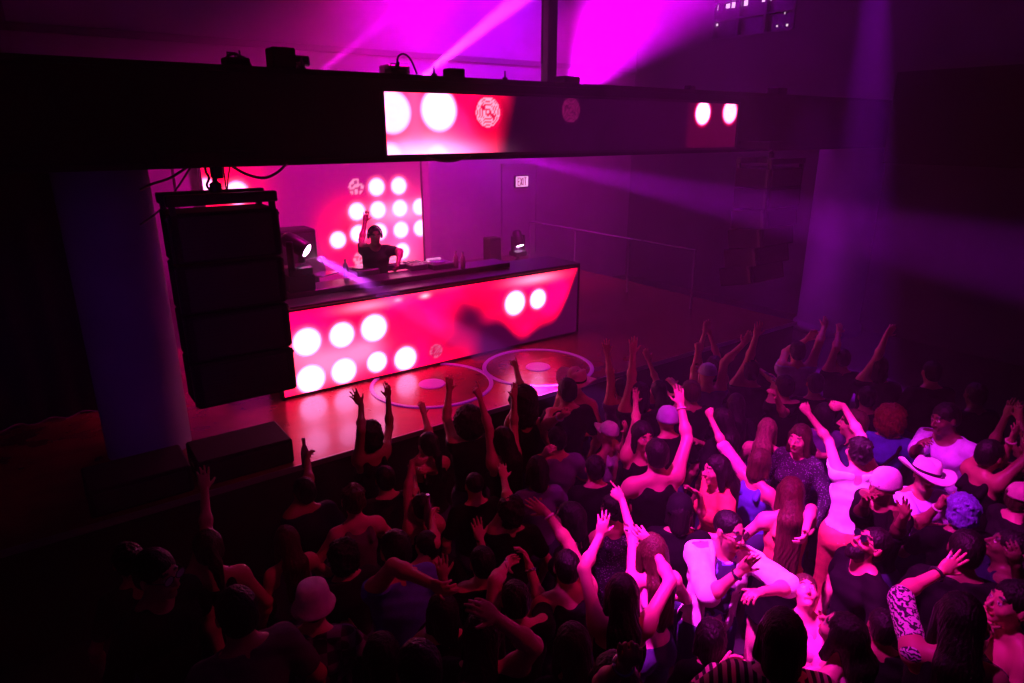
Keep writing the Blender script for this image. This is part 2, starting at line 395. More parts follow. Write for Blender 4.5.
STATS = []
QUEUE = []
RES = {}
def person(label, px, py, **k):
    QUEUE.append((label, px, py, k)); return len(QUEUE) - 1
def grow(label, px, py, face=-30, h=1.72, sex='m', skin='tan', a=None, b=None, hair=('short', 'black'), top=('tee', 'black'), bot=('trousers', 'denim'),
           hat=None, glasses=False, lean=0, side=0, tilt=0, turn=0, roll=0, group=None, floor=0.0, vox=None, feet=None, beard=None, mouth=False, bracelet=None, name='person', extra=None):
    """px, py: where the middle of the head shows; a / b: arm on the image's left / right side as (wrist px, py, hand kind, elbow px, elbow py, near|far)"""
    s = h / 1.75; fem = sex == 'f'
    U = rot('x', -math.radians(lean)) @ rot('y', math.radians(side))           # upper body turn about the pelvis
    piv = V3(0, 0, 1.0) * s
    up = lambda x, y, z: piv + U @ (V3(x, y, z) * s - piv)
    headc = up(0, 0.03, 1.635)
    Hd = U @ rot('z', -math.radians(turn)) @ rot('x', math.radians(tilt)) @ rot('y', math.radians(roll))
    headc = headc + U @ (rot('z', -math.radians(turn)) @ V3(0, -0.0015 * tilt * s, 0))
    d = ray(px, py); t = (floor + headc[2] - CAM[2]) / d[2]; hp = CAM + d * t
    az = math.atan2(d[1], d[0]) - math.radians(face)        # heading of the face in the world
    yaw = az - PI / 2
    Rz = rot('z', yaw); loc = hp - Rz @ headc; loc[2] = floor
    dist = (hp - CAM) @ CF
    if vox is None: vox = 0.0075 if dist < 4.3 else (0.0095 if dist < 6 else 0.0115)
    toL = lambda P: Rz.T @ (np.asarray(P) - loc)
    camL = toL(CAM)
    sw = (0.165 if not fem else 0.142) * s
    P = []
    E = lambda c, r, R, k, tg: P.append(('e', c, tuple(np.array(r) * s), R, k, tg))
    C = lambda p, q, r1, r2, k, tg: P.append(('c', p, q, r1 * s, r2 * s, k, tg))
    # torso
    if fem:
        E(V3(0, 0, .97) * s, (.168, .118, .125), I3, .04, 'pelvis'); E(up(0, 0, 1.13), (.122, .092, .14), U, .05, 'torso'); E(up(0, 0, 1.29), (.14, .098, .15), U, .05, 'torso')
        for q in (-1, 1): E(up(q * .066, .082, 1.275), (.062, .06, .062), U, .03, 'torso')
    else:
        E(V3(0, 0, .97) * s, (.16, .115, .125), I3, .04, 'pelvis'); E(up(0, .005, 1.13), (.142, .105, .14), U, .05, 'torso'); E(up(0, -.005, 1.30), (.165, .115, .17), U, .05, 'torso')
        for q in (-1, 1): E(up(q * .07, .07, 1.33), (.075, .045, .06), U, .03, 'torso')
    for q in (-1, 1): E(V3(q * .075, -.055, .925) * s, (.085, .085, .09), I3, .03, 'pelvis')
    nk = .055 if not fem else .046
    C(up(0, -.015, 1.42), up(0, .012, 1.56), nk + .008, nk, .03, 'neck')
    # legs
    lw = rnd.uniform(.085, .14); st = rnd.uniform(-.05, .07)
    ank = []
    for q in (-1, 1):
        hip = V3(q * .085, 0, .92) * s; an = V3(q * lw, st * q - .01, .09) * s; kn = (hip + an) / 2 + V3(q * .01, .025, .01) * s
        C(hip, kn, .088, .056, .04, 'leg'); C(kn, an, .055, .036, .02, 'leg'); E(kn + V3(0, -.03, -.13) * s, (.045, .05, .11), I3, .03, 'leg')
        C(an + V3(0, -.02, -.05) * s, an + V3(q * .01, .15, -.06) * s, .036, .027, .02, 'foot'); ank.append(an)
    # arms
    shs = []
    res = {}
    for q in (-1, 1): shs.append(q)
    pr = {q: project(loc + Rz @ up(q * sw / s, 0, 1.43))[0] for q in (-1, 1)}
    left_q = -1 if pr[-1] <= pr[1] else 1
    spec = {left_q: a, -left_q: b}
    l1, l2 = .29 * s, .255 * s
    arms = {}
    for q in (-1, 1):
        sp = spec[q]
        sh0 = up(q * (sw / s), -.01, 1.425)
        if sp is None or isinstance(sp, str):
            kind = sp or 'down'
            if kind == 'down': wr = sh0 + V3(q * .10, .06, -.50) * s; hk = 'relax'
            elif kind == 'phone': wr = sh0 + V3(-q * .06, .26, .08) * s; hk = 'cup'
            elif kind == 'chest': wr = sh0 + V3(-q * .07, .25, -.12) * s; hk = 'relax'
            elif kind == 'up': wr = sh0 + V3(q * .06, .12, .50) * s; hk = 'open'
            elif kind == 'bent': wr = sh0 + V3(q * .02, .26, -.22) * s; hk = 'relax'
            pole = V3(q * .7, -.3, -.6); sh = sh0
            el, wr = ik(sh, wr, l1, l2, pole)
        else:
            wx, wy = sp[0], sp[1]; hk = sp[2] if len(sp) > 2 else 'open'
            exy = sp[3:5] if len(sp) > 4 and sp[3] is not None else None
            pref = sp[5] if len(sp) > 5 else 'far'
            dr = Rz.T @ ray(wx, wy); dr = unit(dr); sh = sh0
            for _ in range(3):
                tc_ = (sh - camL) @ dr; cp = camL + dr * tc_; dm = np.linalg.norm(cp - sh)
                reach = (l1 + l2) * (0.93 if exy is None else (float(sp[6]) if len(sp) > 6 else 0.90))
                if pref == 'mid' or dm >= reach: wr = cp
                else: off = math.sqrt(reach * reach - dm * dm); wr = camL + dr * (tc_ + (off if pref == 'far' else -off))
                if wr[2] < 0.9 * s: wr[2] = 0.9 * s
                rise = np.clip((unit(wr - sh0)[2] + .1), 0, 1)
                sh = sh0 + U @ (V3(-q * .02, .015, .05) * rise * s)
            if exy is not None:
                best = None
                for k in range(48):
                    th = 2 * PI * k / 48
                    uu = unit(wr - sh); e1 = unit(np.cross(uu, V3(.3, .2, 1))); e2 = np.cross(uu, e1)
                    el, w2 = ik(sh, wr, l1, l2, e1 * math.cos(th) + e2 * math.sin(th))
                    x, y, _w = project(loc + Rz @ el); c = (x - exy[0]) ** 2 + (y - exy[1]) ** 2
                    # keep out of the trunk
                    lc = U.T @ (el - piv)
                    if abs(lc[0]) < .13 * s and abs(lc[1]) < .12 * s and lc[2] < .45 * s: c += 1e4
                    if best is None or c < best[0]: best = (c, el, w2)
                el, wr = best[1], best[2]
            else:
                el, wr = ik(sh, wr, l1, l2, V3(q * .9, -.15, -.25))
            STATS.append((label[:24], 'wrist', (wx, wy), tuple(round(float(v)) for v in project(loc + Rz @ wr)[:2])))
        mu = 1.0 if not fem else .84
        C(sh, el, .052 * mu, .040 * mu, .035, 'uarm%d' % q)
        E(sh + (el - sh) * .12, (.056 * mu, .056 * mu, .062 * mu), I3, .03, 'uarm%d' % q)
        C(el, wr, .040 * mu, .027 * mu, .02, 'farm%d' % q); E(el + (wr - el) * .28, (.043 * mu,) * 3, I3, .03, 'farm%d' % q)
        C(up(q * .05, -.02, 1.47), sh, .045 * mu + .004, .047 * mu, .04, 'girdle'); C(up(q * .06, .01, 1.36), sh + (up(0, 0, 0) - up(0, 0, .03)) , .07 * mu, .045 * mu, .04, 'girdle')
        fd = unit(wr - el)
        hd = unit(fd + (V3(0, 0.0, .35) if hk in ('open', 'spread', 'wave') else V3(0, 0, 0)))
        if len(spec[q] or '') > 7 and not isinstance(spec[q], str):
            hx, hy = spec[q][7]; wd = project(loc + Rz @ wr); P3 = CAM + ray(hx, hy) * wd[2]; hd = unit(toL(P3) - wr)
        pn = V3(0, 1, 0.0) if hk in ('open', 'spread', 'wave', 'point', 'fist') else V3(-q, .3, 0)
        if abs(hd @ pn) > .85: pn = V3(0, .2, -1)
        side_ = 1 if np.cross(hd, pn)[0] * -q > 0 else -1
        P.extend(hand_prims(wr, hd, pn, side_, hk, vox, s * (1 if not fem else .93)))
        arms[q] = (sh, el, wr, hd)
    # head
    hs = s * 0.99
    hpnt = lambda x, y, z: headc + Hd @ (V3(x, y, z) * hs)
    HE = lambda c, r, k, tg='head': P.append(('e', hpnt(*c), tuple(np.array(r) * hs), Hd, k, tg))
    HC = lambda p, q, r1, r2, k: P.append(('c', hpnt(*p), hpnt(*q), r1 * hs, r2 * hs, k, 'head'))
    HE((0, -.012, .03), (.075, .093, .088), .02); HE((0, .020, -.035), (.056, .066, .082), .03)
    HE((0, .062, -.093), (.024, .022, .02), .02)
    if dist < 6.5:
        HC((0, .086, .016), (0, .108, -.026), .007, .0125, .008); HC((-.014, .094, -.032), (.014, .094, -.032), .007, .007, .006)
        HC((-.036, .076, .030), (.036, .076, .030), .010, .010, .012)
        for q in (-1, 1):
            HE((q * .036, .056, -.025), (.026, .024, .026), .02); HE((q * .077, -.006, -.002), (.010, .019, .031), .008)
            HE((q * .030, .0765, .010), (.0135, .0125, .0135), .003)
        if not mouth: HC((-.019, .085, -.060), (.019, .085, -.060), .0075, .0075, .006)
        else: HC((-.020, .086, -.052), (.020, .086, -.052), .006, .006, .006); HC((-.016, .080, -.082), (.016, .080, -.082), .008, .008, .006)
    carve = []
    if dist < 5:
        for q in (-1, 1): carve.append(('e', hpnt(q * .031, .098, .012), tuple(np.array((.017, .012, .010)) * hs), Hd, .008))
        if mouth: carve.append(('e', hpnt(0, .092, -.068), tuple(np.array((.017, .016, .010)) * hs), Hd, .004))
    V, Q = field(P, vox, carve=carve)
    # skin colouring (lips, brows, eyes keep their own colours)
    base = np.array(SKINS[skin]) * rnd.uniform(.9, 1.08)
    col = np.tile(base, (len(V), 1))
    q_ = (V - headc) @ Hd / hs
    m = (np.abs(q_[:, 2] + (.067 if mouth else .060)) < (.018 if mouth else .010)) & (np.abs(q_[:, 0]) < .026) & (q_[:, 1] > .07); col[m] = base * (0.85, .45, .45)
    if mouth: m2 = (np.abs(q_[:, 2] + .068) < .009) & (np.abs(q_[:, 0]) < .016) & (q_[:, 1] > .06); col[m2] = (.03, .005, .008)
    hc = {'black': (.012, .009, .008), 'brown': (.05, .025, .015)}.get(hair[1], (.04, .02, .015))
    m = (np.abs(q_[:, 2] - .034 - .1 * (.03 - np.abs(np.abs(q_[:, 0]) - .03))) < .0065) & (np.abs(np.abs(q_[:, 0]) - .032) < .019) & (q_[:, 1] > .06); col[m] = hc
    ex = np.abs(q_[:, 0]) - .030; ez = q_[:, 2] - .010
    m = (ex ** 2 / .014 ** 2 + ez ** 2 / .0075 ** 2 < 1) & (q_[:, 1] > .06); col[m] = (.75, .72, .7)
    m = (ex ** 2 + ez ** 2 < .0062 ** 2) & (q_[:, 1] > .06); col[m] = (.02, .012, .01)
    if beard:
        m = (q_[:, 2] < -.035) & (q_[:, 1] > .0) & ~((np.abs(q_[:, 2] + .062) < .010) & (np.abs(q_[:, 0]) < .022)) & (q_[:, 2] > -.14); col[m] = base * .35 * (1 if beard == 'short' else .4)
    if spec[1] is not None or True:
        pass
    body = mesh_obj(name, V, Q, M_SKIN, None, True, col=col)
    body.location = loc; body.rotation_euler = (0, 0, yaw)
    tag(body, label, 'person', group)
    pick = lambda *tg: [p for p in P if p[-1] in tg]
    cv = vox * 1.1
    sd = rnd.uniform(0, 20)
    upn = U @ V3(0, 0, 1)
    # top
    kind, cn = top
    torso = pick('torso', 'pelvis', 'girdle')
    inf = .011 * s
    def sleeve(q, fr_u, fr_f=0.0, loose=.008):
        sh, el, wr, _ = arms[q]; r = []
        mu = 1.0 if not fem else .84
        if fr_u > 0:
            e = sh + (el - sh) * fr_u; r.append(('c', sh, e, (.054 * mu + loose * .4) * s, (.052 - .008 * fr_u) * mu * s + loose * fr_u * 1.3, .03, 'x'))
        if fr_f > 0: e2 = el + (wr - el) * fr_f; r.append(('c', el, e2, (.041 * mu + loose) * s, (.030 * mu + loose) * s, .02, 'x'))
        return r
    hem = {'tee': .90, 'long': .89, 'tank': .93, 'crop': 1.14, 'bra': 1.19, 'dress': .93, 'halter': 1.0, 'shirt': .84}.get(kind, .9)
    if kind != 'none':
        pr_ = list(torso) if kind in ('tee', 'long', 'shirt') else pick('torso', 'pelvis')
        cuts = [('p', up(0, 0, hem), -upn)]
        if kind in ('tee', 'shirt'): 
            for q in (-1, 1): pr_ += sleeve(q, .62 if kind == 'tee' else .8, 0, .009)
        if kind == 'long':
            for q in (-1, 1): pr_ += sleeve(q, 1.0, .93, .008)
        if kind in ('tank', 'dress', 'crop', 'halter'):
            for q in (-1, 1):
                pr_.append(('c', up(q * .085, .085 if fem else .09, 1.33), up(q * .078, -.01, 1.47), .020 * s, .018 * s, .015, 'x'))
                pr_.append(('c', up(q * .078, -.01, 1.47), up(q * .085, -.09, 1.36), .018 * s, .020 * s, .015, 'x'))
            cuts.append(('s', up(0, .10, 1.52), .135 * s)); cuts.append(('s', up(0, -.13, 1.50), .10 * s))
            for q in (-1, 1): cuts.append(('s', up(q * .20, 0, 1.42), .085 * s))
        elif kind == 'bra': cuts.append(('p', up(0, 0, 1.355), upn))
        else:
            cuts.append(('s', up(0, .055, 1.525), (.085 if kind != 'shirt' else .10) * s)); cuts.append(('p', up(0, 0, 1.50), upn))
        if kind == 'dress':
            pr_.append(('c', up(0, 0, 1.0), V3(0, 0, .62) * s, .15 * s, .23 * s, .04, 'x')); cuts = cuts[1:] + [('p', V3(0, 0, .60) * s, V3(0, 0, -1))]
        v, f = field(pr_, cv, infl=inf if kind not in ('bra', 'crop', 'tank') else .008 * s, cuts=cuts, fold=.0035 if kind not in ('bra',) else .001, seed=sd)
        o = mesh_obj({'tee': 't_shirt', 'long': 'long_sleeved_top', 'tank': 'tank_top', 'crop': 'crop_top', 'bra': 'bandeau_top', 'dress': 'dress', 'halter': 'halter_top', 'shirt': 'shirt'}[kind], v, f, CM[cn], body, True)
    # bottoms
    bk, bc = bot
    if kind != 'dress':
        if bk == 'trousers': v, f = field(pick('pelvis', 'leg'), cv * 1.15, infl=.012 * s, cuts=[('p', V3(0, 0, 1.04) * s, V3(0, 0, 1)), ('p', V3(0, 0, .09) * s, V3(0, 0, -1))], fold=.003, seed=sd)
        elif bk == 'shorts': v, f = field(pick('pelvis', 'leg'), cv * 1.15, infl=.015 * s, cuts=[('p', V3(0, 0, 1.04) * s, V3(0, 0, 1)), ('p', V3(0, 0, .66) * s, V3(0, 0, -1))], fold=.003, seed=sd)
        else: v, f = field(pick('pelvis') + [('c', V3(0, 0, .95) * s, V3(0, 0, .6) * s, .15 * s, .20 * s, .04, 'x')], cv * 1.15, infl=.012 * s, cuts=[('p', V3(0, 0, 1.04) * s, V3(0, 0, 1)), ('p', V3(0, 0, .62) * s, V3(0, 0, -1))], fold=.004, seed=sd)
        mesh_obj(bk, v, f, CM[bc], body, True)
    for q, an in zip((-1, 1), ank):
        sp_ = [('c', an + V3(0, -.025, -.05) * s, an + V3(q * .01, .155, -.06) * s, .04 * s, .031 * s, .02, 'x'), ('c', an, an + V3(0, -.01, -.05) * s, .042 * s, .042 * s, .02, 'x')]
        v, f = field(sp_, .012, infl=.006, cuts=[('p', an + V3(0, 0, .02), V3(0, 0, 1)), ('p', V3(0, 0, .001), V3(0, 0, -1))])
        mesh_obj('shoe', v, f, CM['charcoal'], body, True)
    # hair
    hk, hcn = hair
    he = lambda c, r, k: ('e', hpnt(*c), tuple(np.array(r) * hs), Hd, k, 'x')
    Ht = Hd.T
    def headframe(X, Y, Z):
        x, y, z = X - headc[0], Y - headc[1], Z - headc[2]
        return [(x * Ht[i, 0] + y * Ht[i, 1] + z * Ht[i, 2]) / hs for i in range(3)]
    if hk != 'none':
        strands = lambda X, Y, Z: (lambda u, v, w: .0022 * np.sin(38 * np.arctan2(u, v + .02) + 6 * np.sin(14 * w + sd)) + .0015 * np.sin(90 * u + 70 * v + sd))(*headframe(X, Y, Z))
        curls = lambda X, Y, Z: (lambda u, v, w: .006 * np.sin(110 * u + 60 * v + 2.5 * np.sin(70 * w + sd)) * np.sin(95 * w - 50 * u + 2 * np.sin(80 * v)) + .005 * np.sin(170 * v + 60 * w + 2 * np.sin(90 * u)) * np.sin(150 * u - 70 * w) + .004 * np.sin(60 * w + 40 * u + sd))(*headframe(X, Y, Z))
        face_cut = [he((0, .112, -.045), (.066, .075, .108), .012), he((0, .09, -.13), (.08, .09, .09), .01)]
        hp_ = [he((0, -.018, .038), (.0825, .098, .090), .02)]
        cuts = []
        nz = strands
        if hk == 'short':
            hp_.append(he((0, -.05, -.01), (.074, .062, .07), .02)); cuts = [('p', hpnt(0, -.05, -.07), Hd @ unit(V3(0, .4, -1)))]
            face_cut += [he((q * .09, .05, -.06), (.04, .06, .06), .01) for q in (-1, 1)]
        elif hk == 'buzz':
            hp_ = [he((0, -.014, .034), (.0785, .095, .0895), .02)]; nz = None
            face_cut += [he((q * .09, .05, -.06), (.04, .06, .06), .01) for q in (-1, 1)] + [he((0, .112, .045), (.058, .05, .05), .02)]; cuts = [('p', hpnt(0, -.05, -.05), Hd @ unit(V3(0, .5, -1)))]
        elif hk in ('curly', 'afro', 'bigcurl'):
            R_ = {'curly': .105, 'afro': .135, 'bigcurl': .125}[hk]
            hp_ = [he((0, -.025, .045), (R_, R_ * 1.0, R_ * .95), .02), he((0, -.05, -.03), (R_ * .95, R_ * .8, R_ * .9), .03)]; nz = curls
            if hk == 'bigcurl': hp_ += [he((0, -.06, -.12), (.12, .07, .10), .04)]
            face_cut += []
        elif hk in ('long', 'verylong', 'bob'):
            Ln = {'bob': .13, 'long': .30, 'verylong': .44}[hk]
            g = V3(0, 0, -1)
            bk0 = hpnt(0, -.045, 0); bk1 = up(0, -.105, 1.50)
            if hk == 'bob': bk1 = hpnt(0, -.055, -.10)
            bk2 = bk1 + (up(0, -.02, 1.50 - Ln) - up(0, 0, 1.5)) if hk != 'bob' else bk1
            hp_ += [('c', bk0, bk1, .078 * hs, .075 * hs, .03, 'x')]
            if hk != 'bob': 
                for q in (-1, 0, 1): hp_.append(('c', bk1 + U @ V3(q * .035, 0, 0), bk2 + U @ V3(q * .05, 0, .03 * abs(q)), .055 * hs, .032 * hs, .03, 'x'))
            for q in (-1, 1): hp_ += [('c', hpnt(q * .062, .0, .02), hpnt(q * .078, -.01, -.13 if hk != 'bob' else -.10), .032 * hs, .026 * hs, .02, 'x')]
        elif hk in ('bun', 'pony'):
            hp_.append(he((0, -.05, -.005), (.075, .062, .07), .02)); face_cut += [he((q * .09, .05, -.06), (.04, .06, .06), .01) for q in (-1, 1)]
            if hk == 'bun': hp_.append(he((0, -.095, .085), (.045, .042, .042), .01)); nz = curls
            else:
                p0 = hpnt(0, -.10, .06); p1 = hpnt(0, -.15, -.03); p2 = p1 + V3(.02, -.01, -.2)
                hp_ += [('c', p0, p1, .028 * hs, .036 * hs, .015, 'x'), ('c', p1, p2, .036 * hs, .015 * hs, .02, 'x')]
            cuts = []
        v, f = field(hp_, max(vox * .9, .007), cuts=cuts, carve=face_cut, noise=nz)
        if len(v): mesh_obj('hair', v, f, HM[hcn], body, True)
    if beard == 'full':
        v, f = field([he((0, .035, -.075), (.058, .055, .055), .02), he((0, .06, -.105), (.034, .03, .04), .03)], max(vox * .9, .007), carve=[he((0, .10, -.058), (.026, .03, .012), .006), he((0, .06, -.01), (.09, .09, .045), .01)], noise=lambda X, Y, Z: .002 * np.sin(150 * X) * np.sin(140 * Z))
        if len(v): mesh_obj('beard', v, f, HM[hcn], body, True)
    if hat: make_hat(body, hat, headc, Hd, hs)
    if glasses:
        g = MB()
        for q in (-1, 1):
            ring = [hpnt(q * .034 + .027 * math.cos(t), .100, .010 + .021 * math.sin(t)) for t in np.linspace(0, 2 * PI, 15)]
            g.tube(ring, .0024 * hs, 6, 0); g.add([hpnt(q * .034, .099, .010)] + ring[:-1], [(0, i, i % 14 + 1) for i in range(1, 15)], 1)
            g.tube([hpnt(q * .061, .099, .014), hpnt(q * .078, .05, .014), hpnt(q * .080, -.01, .008)], .0025 * hs, 6, 0)
        g.tube([hpnt(-.008, .103, .014), hpnt(.008, .103, .014)], .0025 * hs, 6, 0)
        g.build('sunglasses' if glasses == 'sun' else 'glasses', [M_PLASTIC, M_LENS if glasses == 'sun' else mat('clear_lens', (.5, .45, .6), rough=.08, spec=1.0)], body, True)
    if bracelet:
        q = left_q if bracelet[0] == 'a' else -left_q
        sh, el, wr, hd = arms[q]; ax_ = unit(wr - el); e1 = unit(np.cross(ax_, V3(.2, .3, 1))); e2 = np.cross(ax_, e1); c_ = wr - ax_ * .025
        MB().tube([c_ + (e1 * math.cos(t) + e2 * math.sin(t)) * .031 * s for t in np.linspace(0, 2 * PI, 19)], .008 * s, 8).build('bracelet' if bracelet[1] != 'watch' else 'wristwatch', {'white': CM['white'], 'metal': M_METAL, 'watch': M_PLASTIC, 'pink': CM['pink']}[bracelet[1]], body, True)
    if extra: extra(body, dict(up=up, U=U, hpnt=hpnt, Hd=Hd, s=s, arms=arms, P=P, vox=vox, left=left_q, pick=pick, sleeve=sleeve, loc=loc, Rz=Rz, sd=sd))
    STATS.append((label[:24], 'pos', [round(float(v), 2) for v in loc], round(float(dist), 2), len(V)))
    return body, dict(arms=arms, left=left_q, toW=lambda p: loc + Rz @ p, Rz=Rz, loc=loc, hpnt=hpnt, s=s)

def make_hat(body, hat, headc, Hd, hs):
    kind, cn = hat; m = MB(); n = 40
    if kind == 'cowboy':
        prof = [(.0, .150), (.03, .146), (.06, .150), (.082, .140), (.090, .10), (.094, .05), (.097, .035), (.12, .028), (.15, .026), (.19, .030), (.192, .024), (.15, .018), (.12, .020), (.093, .026), (.088, .05), (.083, .10), (.07, .125), (.0, .13)]
        def fn(r, z, t):
            k = max(0, (r - .098) / .095)
            zz = z + .075 * k * k * abs(math.cos(t)) ** 2 - .02 * k * abs(math.sin(t)) - (.028 * math.exp(-((r * math.cos(t)) / .022) ** 2) if z > .12 else 0)
            return r * (1 + .12 * abs(math.sin(t)) - (.10 * abs(math.cos(t)) if z > .1 else 0)), zz
        m.lathe((0, -.01, .0), prof, n, 0, fn)
        b = MB().lathe((0, -.01, 0), [(.0975, .036), (.099, .040), (.0985, .056), (.0955, .058)], n, 0, lambda r, z, t: (r * (1 + .12 * abs(math.sin(t))), z))
    elif kind == 'bucket':
        m.lathe((0, -.012, .0), [(0, .135), (.05, .134), (.078, .125), (.088, .09), (.094, .045), (.108, .016), (.120, -.002), (.119, -.006), (.105, .010), (.090, .040), (.084, .09), (.0, .128)], n, 0, lambda r, z, t: (r * (1 + .1 * abs(math.sin(t))), z))
        b = None
    elif kind == 'beanie':
        m.lathe((0, -.014, .0), [(0, .134), (.03, .131), (.06, .116), (.080, .085), (.088, .05), (.092, .03), (.094, .008), (.090, .006), (.084, .03), (.0, .12)], n, 0, lambda r, z, t: (r * (1 + .1 * abs(math.sin(t))), z + .0015 * math.sin(20 * t)))
        b = None
    else:   # cap with a peak
        m.lathe((0, -.014, .0), [(0, .134), (.03, .131), (.06, .114), (.078, .085), (.087, .05), (.088, .035), (.084, .036), (.0, .12)], n, 0, lambda r, z, t: (r * (1 + .12 * abs(math.sin(t))), z))
        b = MB(); V = []; nn = 13
        for i in range(nn):
            t = math.radians(25 + 130 * i / (nn - 1)); c, s_ = math.cos(t), math.sin(t)
            V += [(.086 * c, -.014 + .096 * s_, .042), (.10 * c, -.014 + (.096 + .075 * math.sin(math.pi * i / (nn - 1))) * s_, .034 - .012 * abs(c)), (.10 * c, -.014 + (.096 + .075 * math.sin(math.pi * i / (nn - 1))) * s_, .030 - .012 * abs(c)), (.086 * c, -.014 + .096 * s_, .036)]
        f = []
        for i in range(nn - 1):
            for k in range(4): f.append((4 * i + k, 4 * i + (k + 1) % 4, 4 * i + 4 + (k + 1) % 4, 4 * i + 4 + k))
        b.add(V, f)
    M = Hd * hs * 1.03
    m.xf(M, headc); o = m.build({'cowboy': 'cowboy_hat', 'bucket': 'bucket_hat', 'beanie': 'beanie', 'cap': 'baseball_cap'}[kind], CM[cn], body, True)
    if b is not None:
        b.xf(M, headc); b.build('hat_band' if kind == 'cowboy' else 'peak', CM['charcoal' if kind == 'cowboy' else cn], o, True)
# ---------------------------------------------------------------- the room
M_WALL = mat('wall_paint', (0.21, 0.195, 0.23), rough=0.85, noise=0.15, nscale=1.5, bump=0.2, bscale=12)
M_FLOOR = mat('dance_floor', (0.03, 0.028, 0.03), rough=0.35, noise=0.3, nscale=3)
M_BLACK = mat('black_paint', (0.008, 0.007, 0.009), rough=0.75, noise=0.2, nscale=6, spec=0.2)
M_BLACKM = mat('black_metal', (0.015, 0.014, 0.016), rough=0.4, metal=0.3)
M_STAGE = mat('stage_deck', (0.22, 0.025, 0.03), rough=0.26, spec=1.0, coat=.15, noise=0.2, nscale=4, bump=0.05, bscale=5)
M_PILLAR = mat('pillar_paint', (0.26, 0.22, 0.30), rough=0.7, noise=0.1, nscale=2, bump=0.2, bscale=10)
M_STEEL = mat('post_steel', (0.06, 0.05, 0.07), rough=0.5)
def S(o): o['kind'] = 'structure'; return o
XL, XR, YB, ZC = -4.0, 13.5, 13.0, 9.0
S(MB().box((XL, -3, -.1), (XR, YB, 0)).build('floor', M_FLOOR))
S(MB().box((XL - .2, -3, ZC), (XR + .2, YB + .2, ZC + .15)).build('ceiling', M_BLACK))
S(MB().box((XL - .2, -3, 0), (XL, YB, ZC)).build('wall_left', M_WALL))
bw = MB().box((XL, YB, 0), (XR, YB + .2, ZC))
S(bw.build('wall_back', M_WALL))
# pilaster and rail lines on the back wall
S(MB().box((XL, YB - .05, 5.3), (XR, YB, 5.42), bev=.01).build('trim_1', M_STEEL))
for i, x in enumerate((-1.6, .2)): S(MB().box((x, YB - .06, 5.42), (x + .1, YB, ZC)).build('trim_%d' % (i + 2), M_STEEL))
# right wall with a window opening
w0, w1 = on(712, 38, x=XR), on(793, 26, x=XR)
wy0, wy1 = w1[1], w0[1]; wz0 = (w0[2] + w1[2]) / 2 - .05; wz1 = wz0 + 1.9
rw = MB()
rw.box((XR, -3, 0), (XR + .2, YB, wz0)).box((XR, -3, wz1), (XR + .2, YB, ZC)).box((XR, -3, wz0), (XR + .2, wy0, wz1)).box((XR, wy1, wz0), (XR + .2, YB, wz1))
S(rw.build('wall_right', mat('dimmed_wall_paint', (.055, .05, .06), rough=.85, noise=.2, nscale=1.5, bump=.2, bscale=12)))  # wall paint darkened here to imitate the weaker light on this side
M_GLASS = mat('window_glass', (0.05, 0.01, 0.05), rough=0.15, noise=.5, nscale=9)
M_LITP = mat('lit_pane', (0.5, 0.4, 0.5), rough=0.4, emit=(1.0, .75, .95), estr=1.1)
wf = MB(); nx, nz = 3, 5
for i in range(nx + 1):
    y = wy0 + (wy1 - wy0) * i / nx; wf.box((XR - .03, y - .03, wz0), (XR + .08, y + .03, wz1))
for k in range(nz + 1):
    z = wz0 + (wz1 - wz0) * k / nz; wf.box((XR - .02, wy0, z - .018), (XR + .07, wy1, z + .018))
win = S(wf.build('window_1', M_STEEL))
pn = MB(); pn.box((XR + .09, wy0, wz0), (XR + .11, wy1, wz1), 0)
for (x, y, ww, hh) in ((716.5, 8, 3.5, 6), (716, 25, 4, 3), (728, 6, 4, 5), (733.5, 5, 3.5, 6), (746, 3, 4, 6), (764, 0.5, 4, 3), (770, -.5, 3, 3), (777, 26, 1.5, 2), (787, 25, 2, 2.5), (785, 12, 1, 4)):
    a_, b_ = on(x - ww / 2, y + hh / 2, x=XR + .08), on(x + ww / 2, y - hh / 2, x=XR + .08)
    pn.box((XR + .075, min(a_[1], b_[1]), min(a_[2], b_[2])), (XR + .088, max(a_[1], b_[1]), max(a_[2], b_[2])), 1)
pn.build('pane', [M_GLASS, M_LITP], win)
# side gallery on the right wall, over the dance floor
S(MB().box((11.2, -3, 3.4), (XR, 5.3, 3.75)).box((11.2, -3, 3.75), (11.3, 5.3, 4.75)).build('side_gallery', M_BLACK))

# ---------------------------------------------------------------- pillars
YT = 6.0                        # front face of the fascia over the stage
pz = on(383, 157, y=YT)[2] - .03; pt = on(383, 75.5, y=YT)[2]
def pillar(name, px, py, y, r):
    p = on(px, py, y=y)          # right or left edge
    m = MB(); c = (p[0], y, 0)
    m.lathe(c, [(0, 0), (r + .06, 0), (r + .06, .14), (r + .02, .18), (r, .22), (r, pz), (0, pz)], 48)
    return S(m.build(name, M_PILLAR, None, True))
pillar('pillar', 132, 345, 6.7, .36)
pillar('pillar', 838, 250, 6.7, .58)
pst = on(549, 60, y=6.55)
S(MB().box((pst[0] - .07, 6.48, pt), (pst[0] + .07, 6.62, ZC), bev=.01).box((pst[0] - .12, 6.43, pt), (pst[0] + .12, 6.67, pt + .03)).build('steel_post', M_STEEL))
cd = on(544.5, 20, y=6.40)
o = MB().tube([(cd[0], 6.44, pt + .25), (cd[0], 6.44, ZC)], .014, 8).build('conduit', M_METAL); tag(o, 'thin shiny conduit running up the steel post above the fascia', 'conduit')

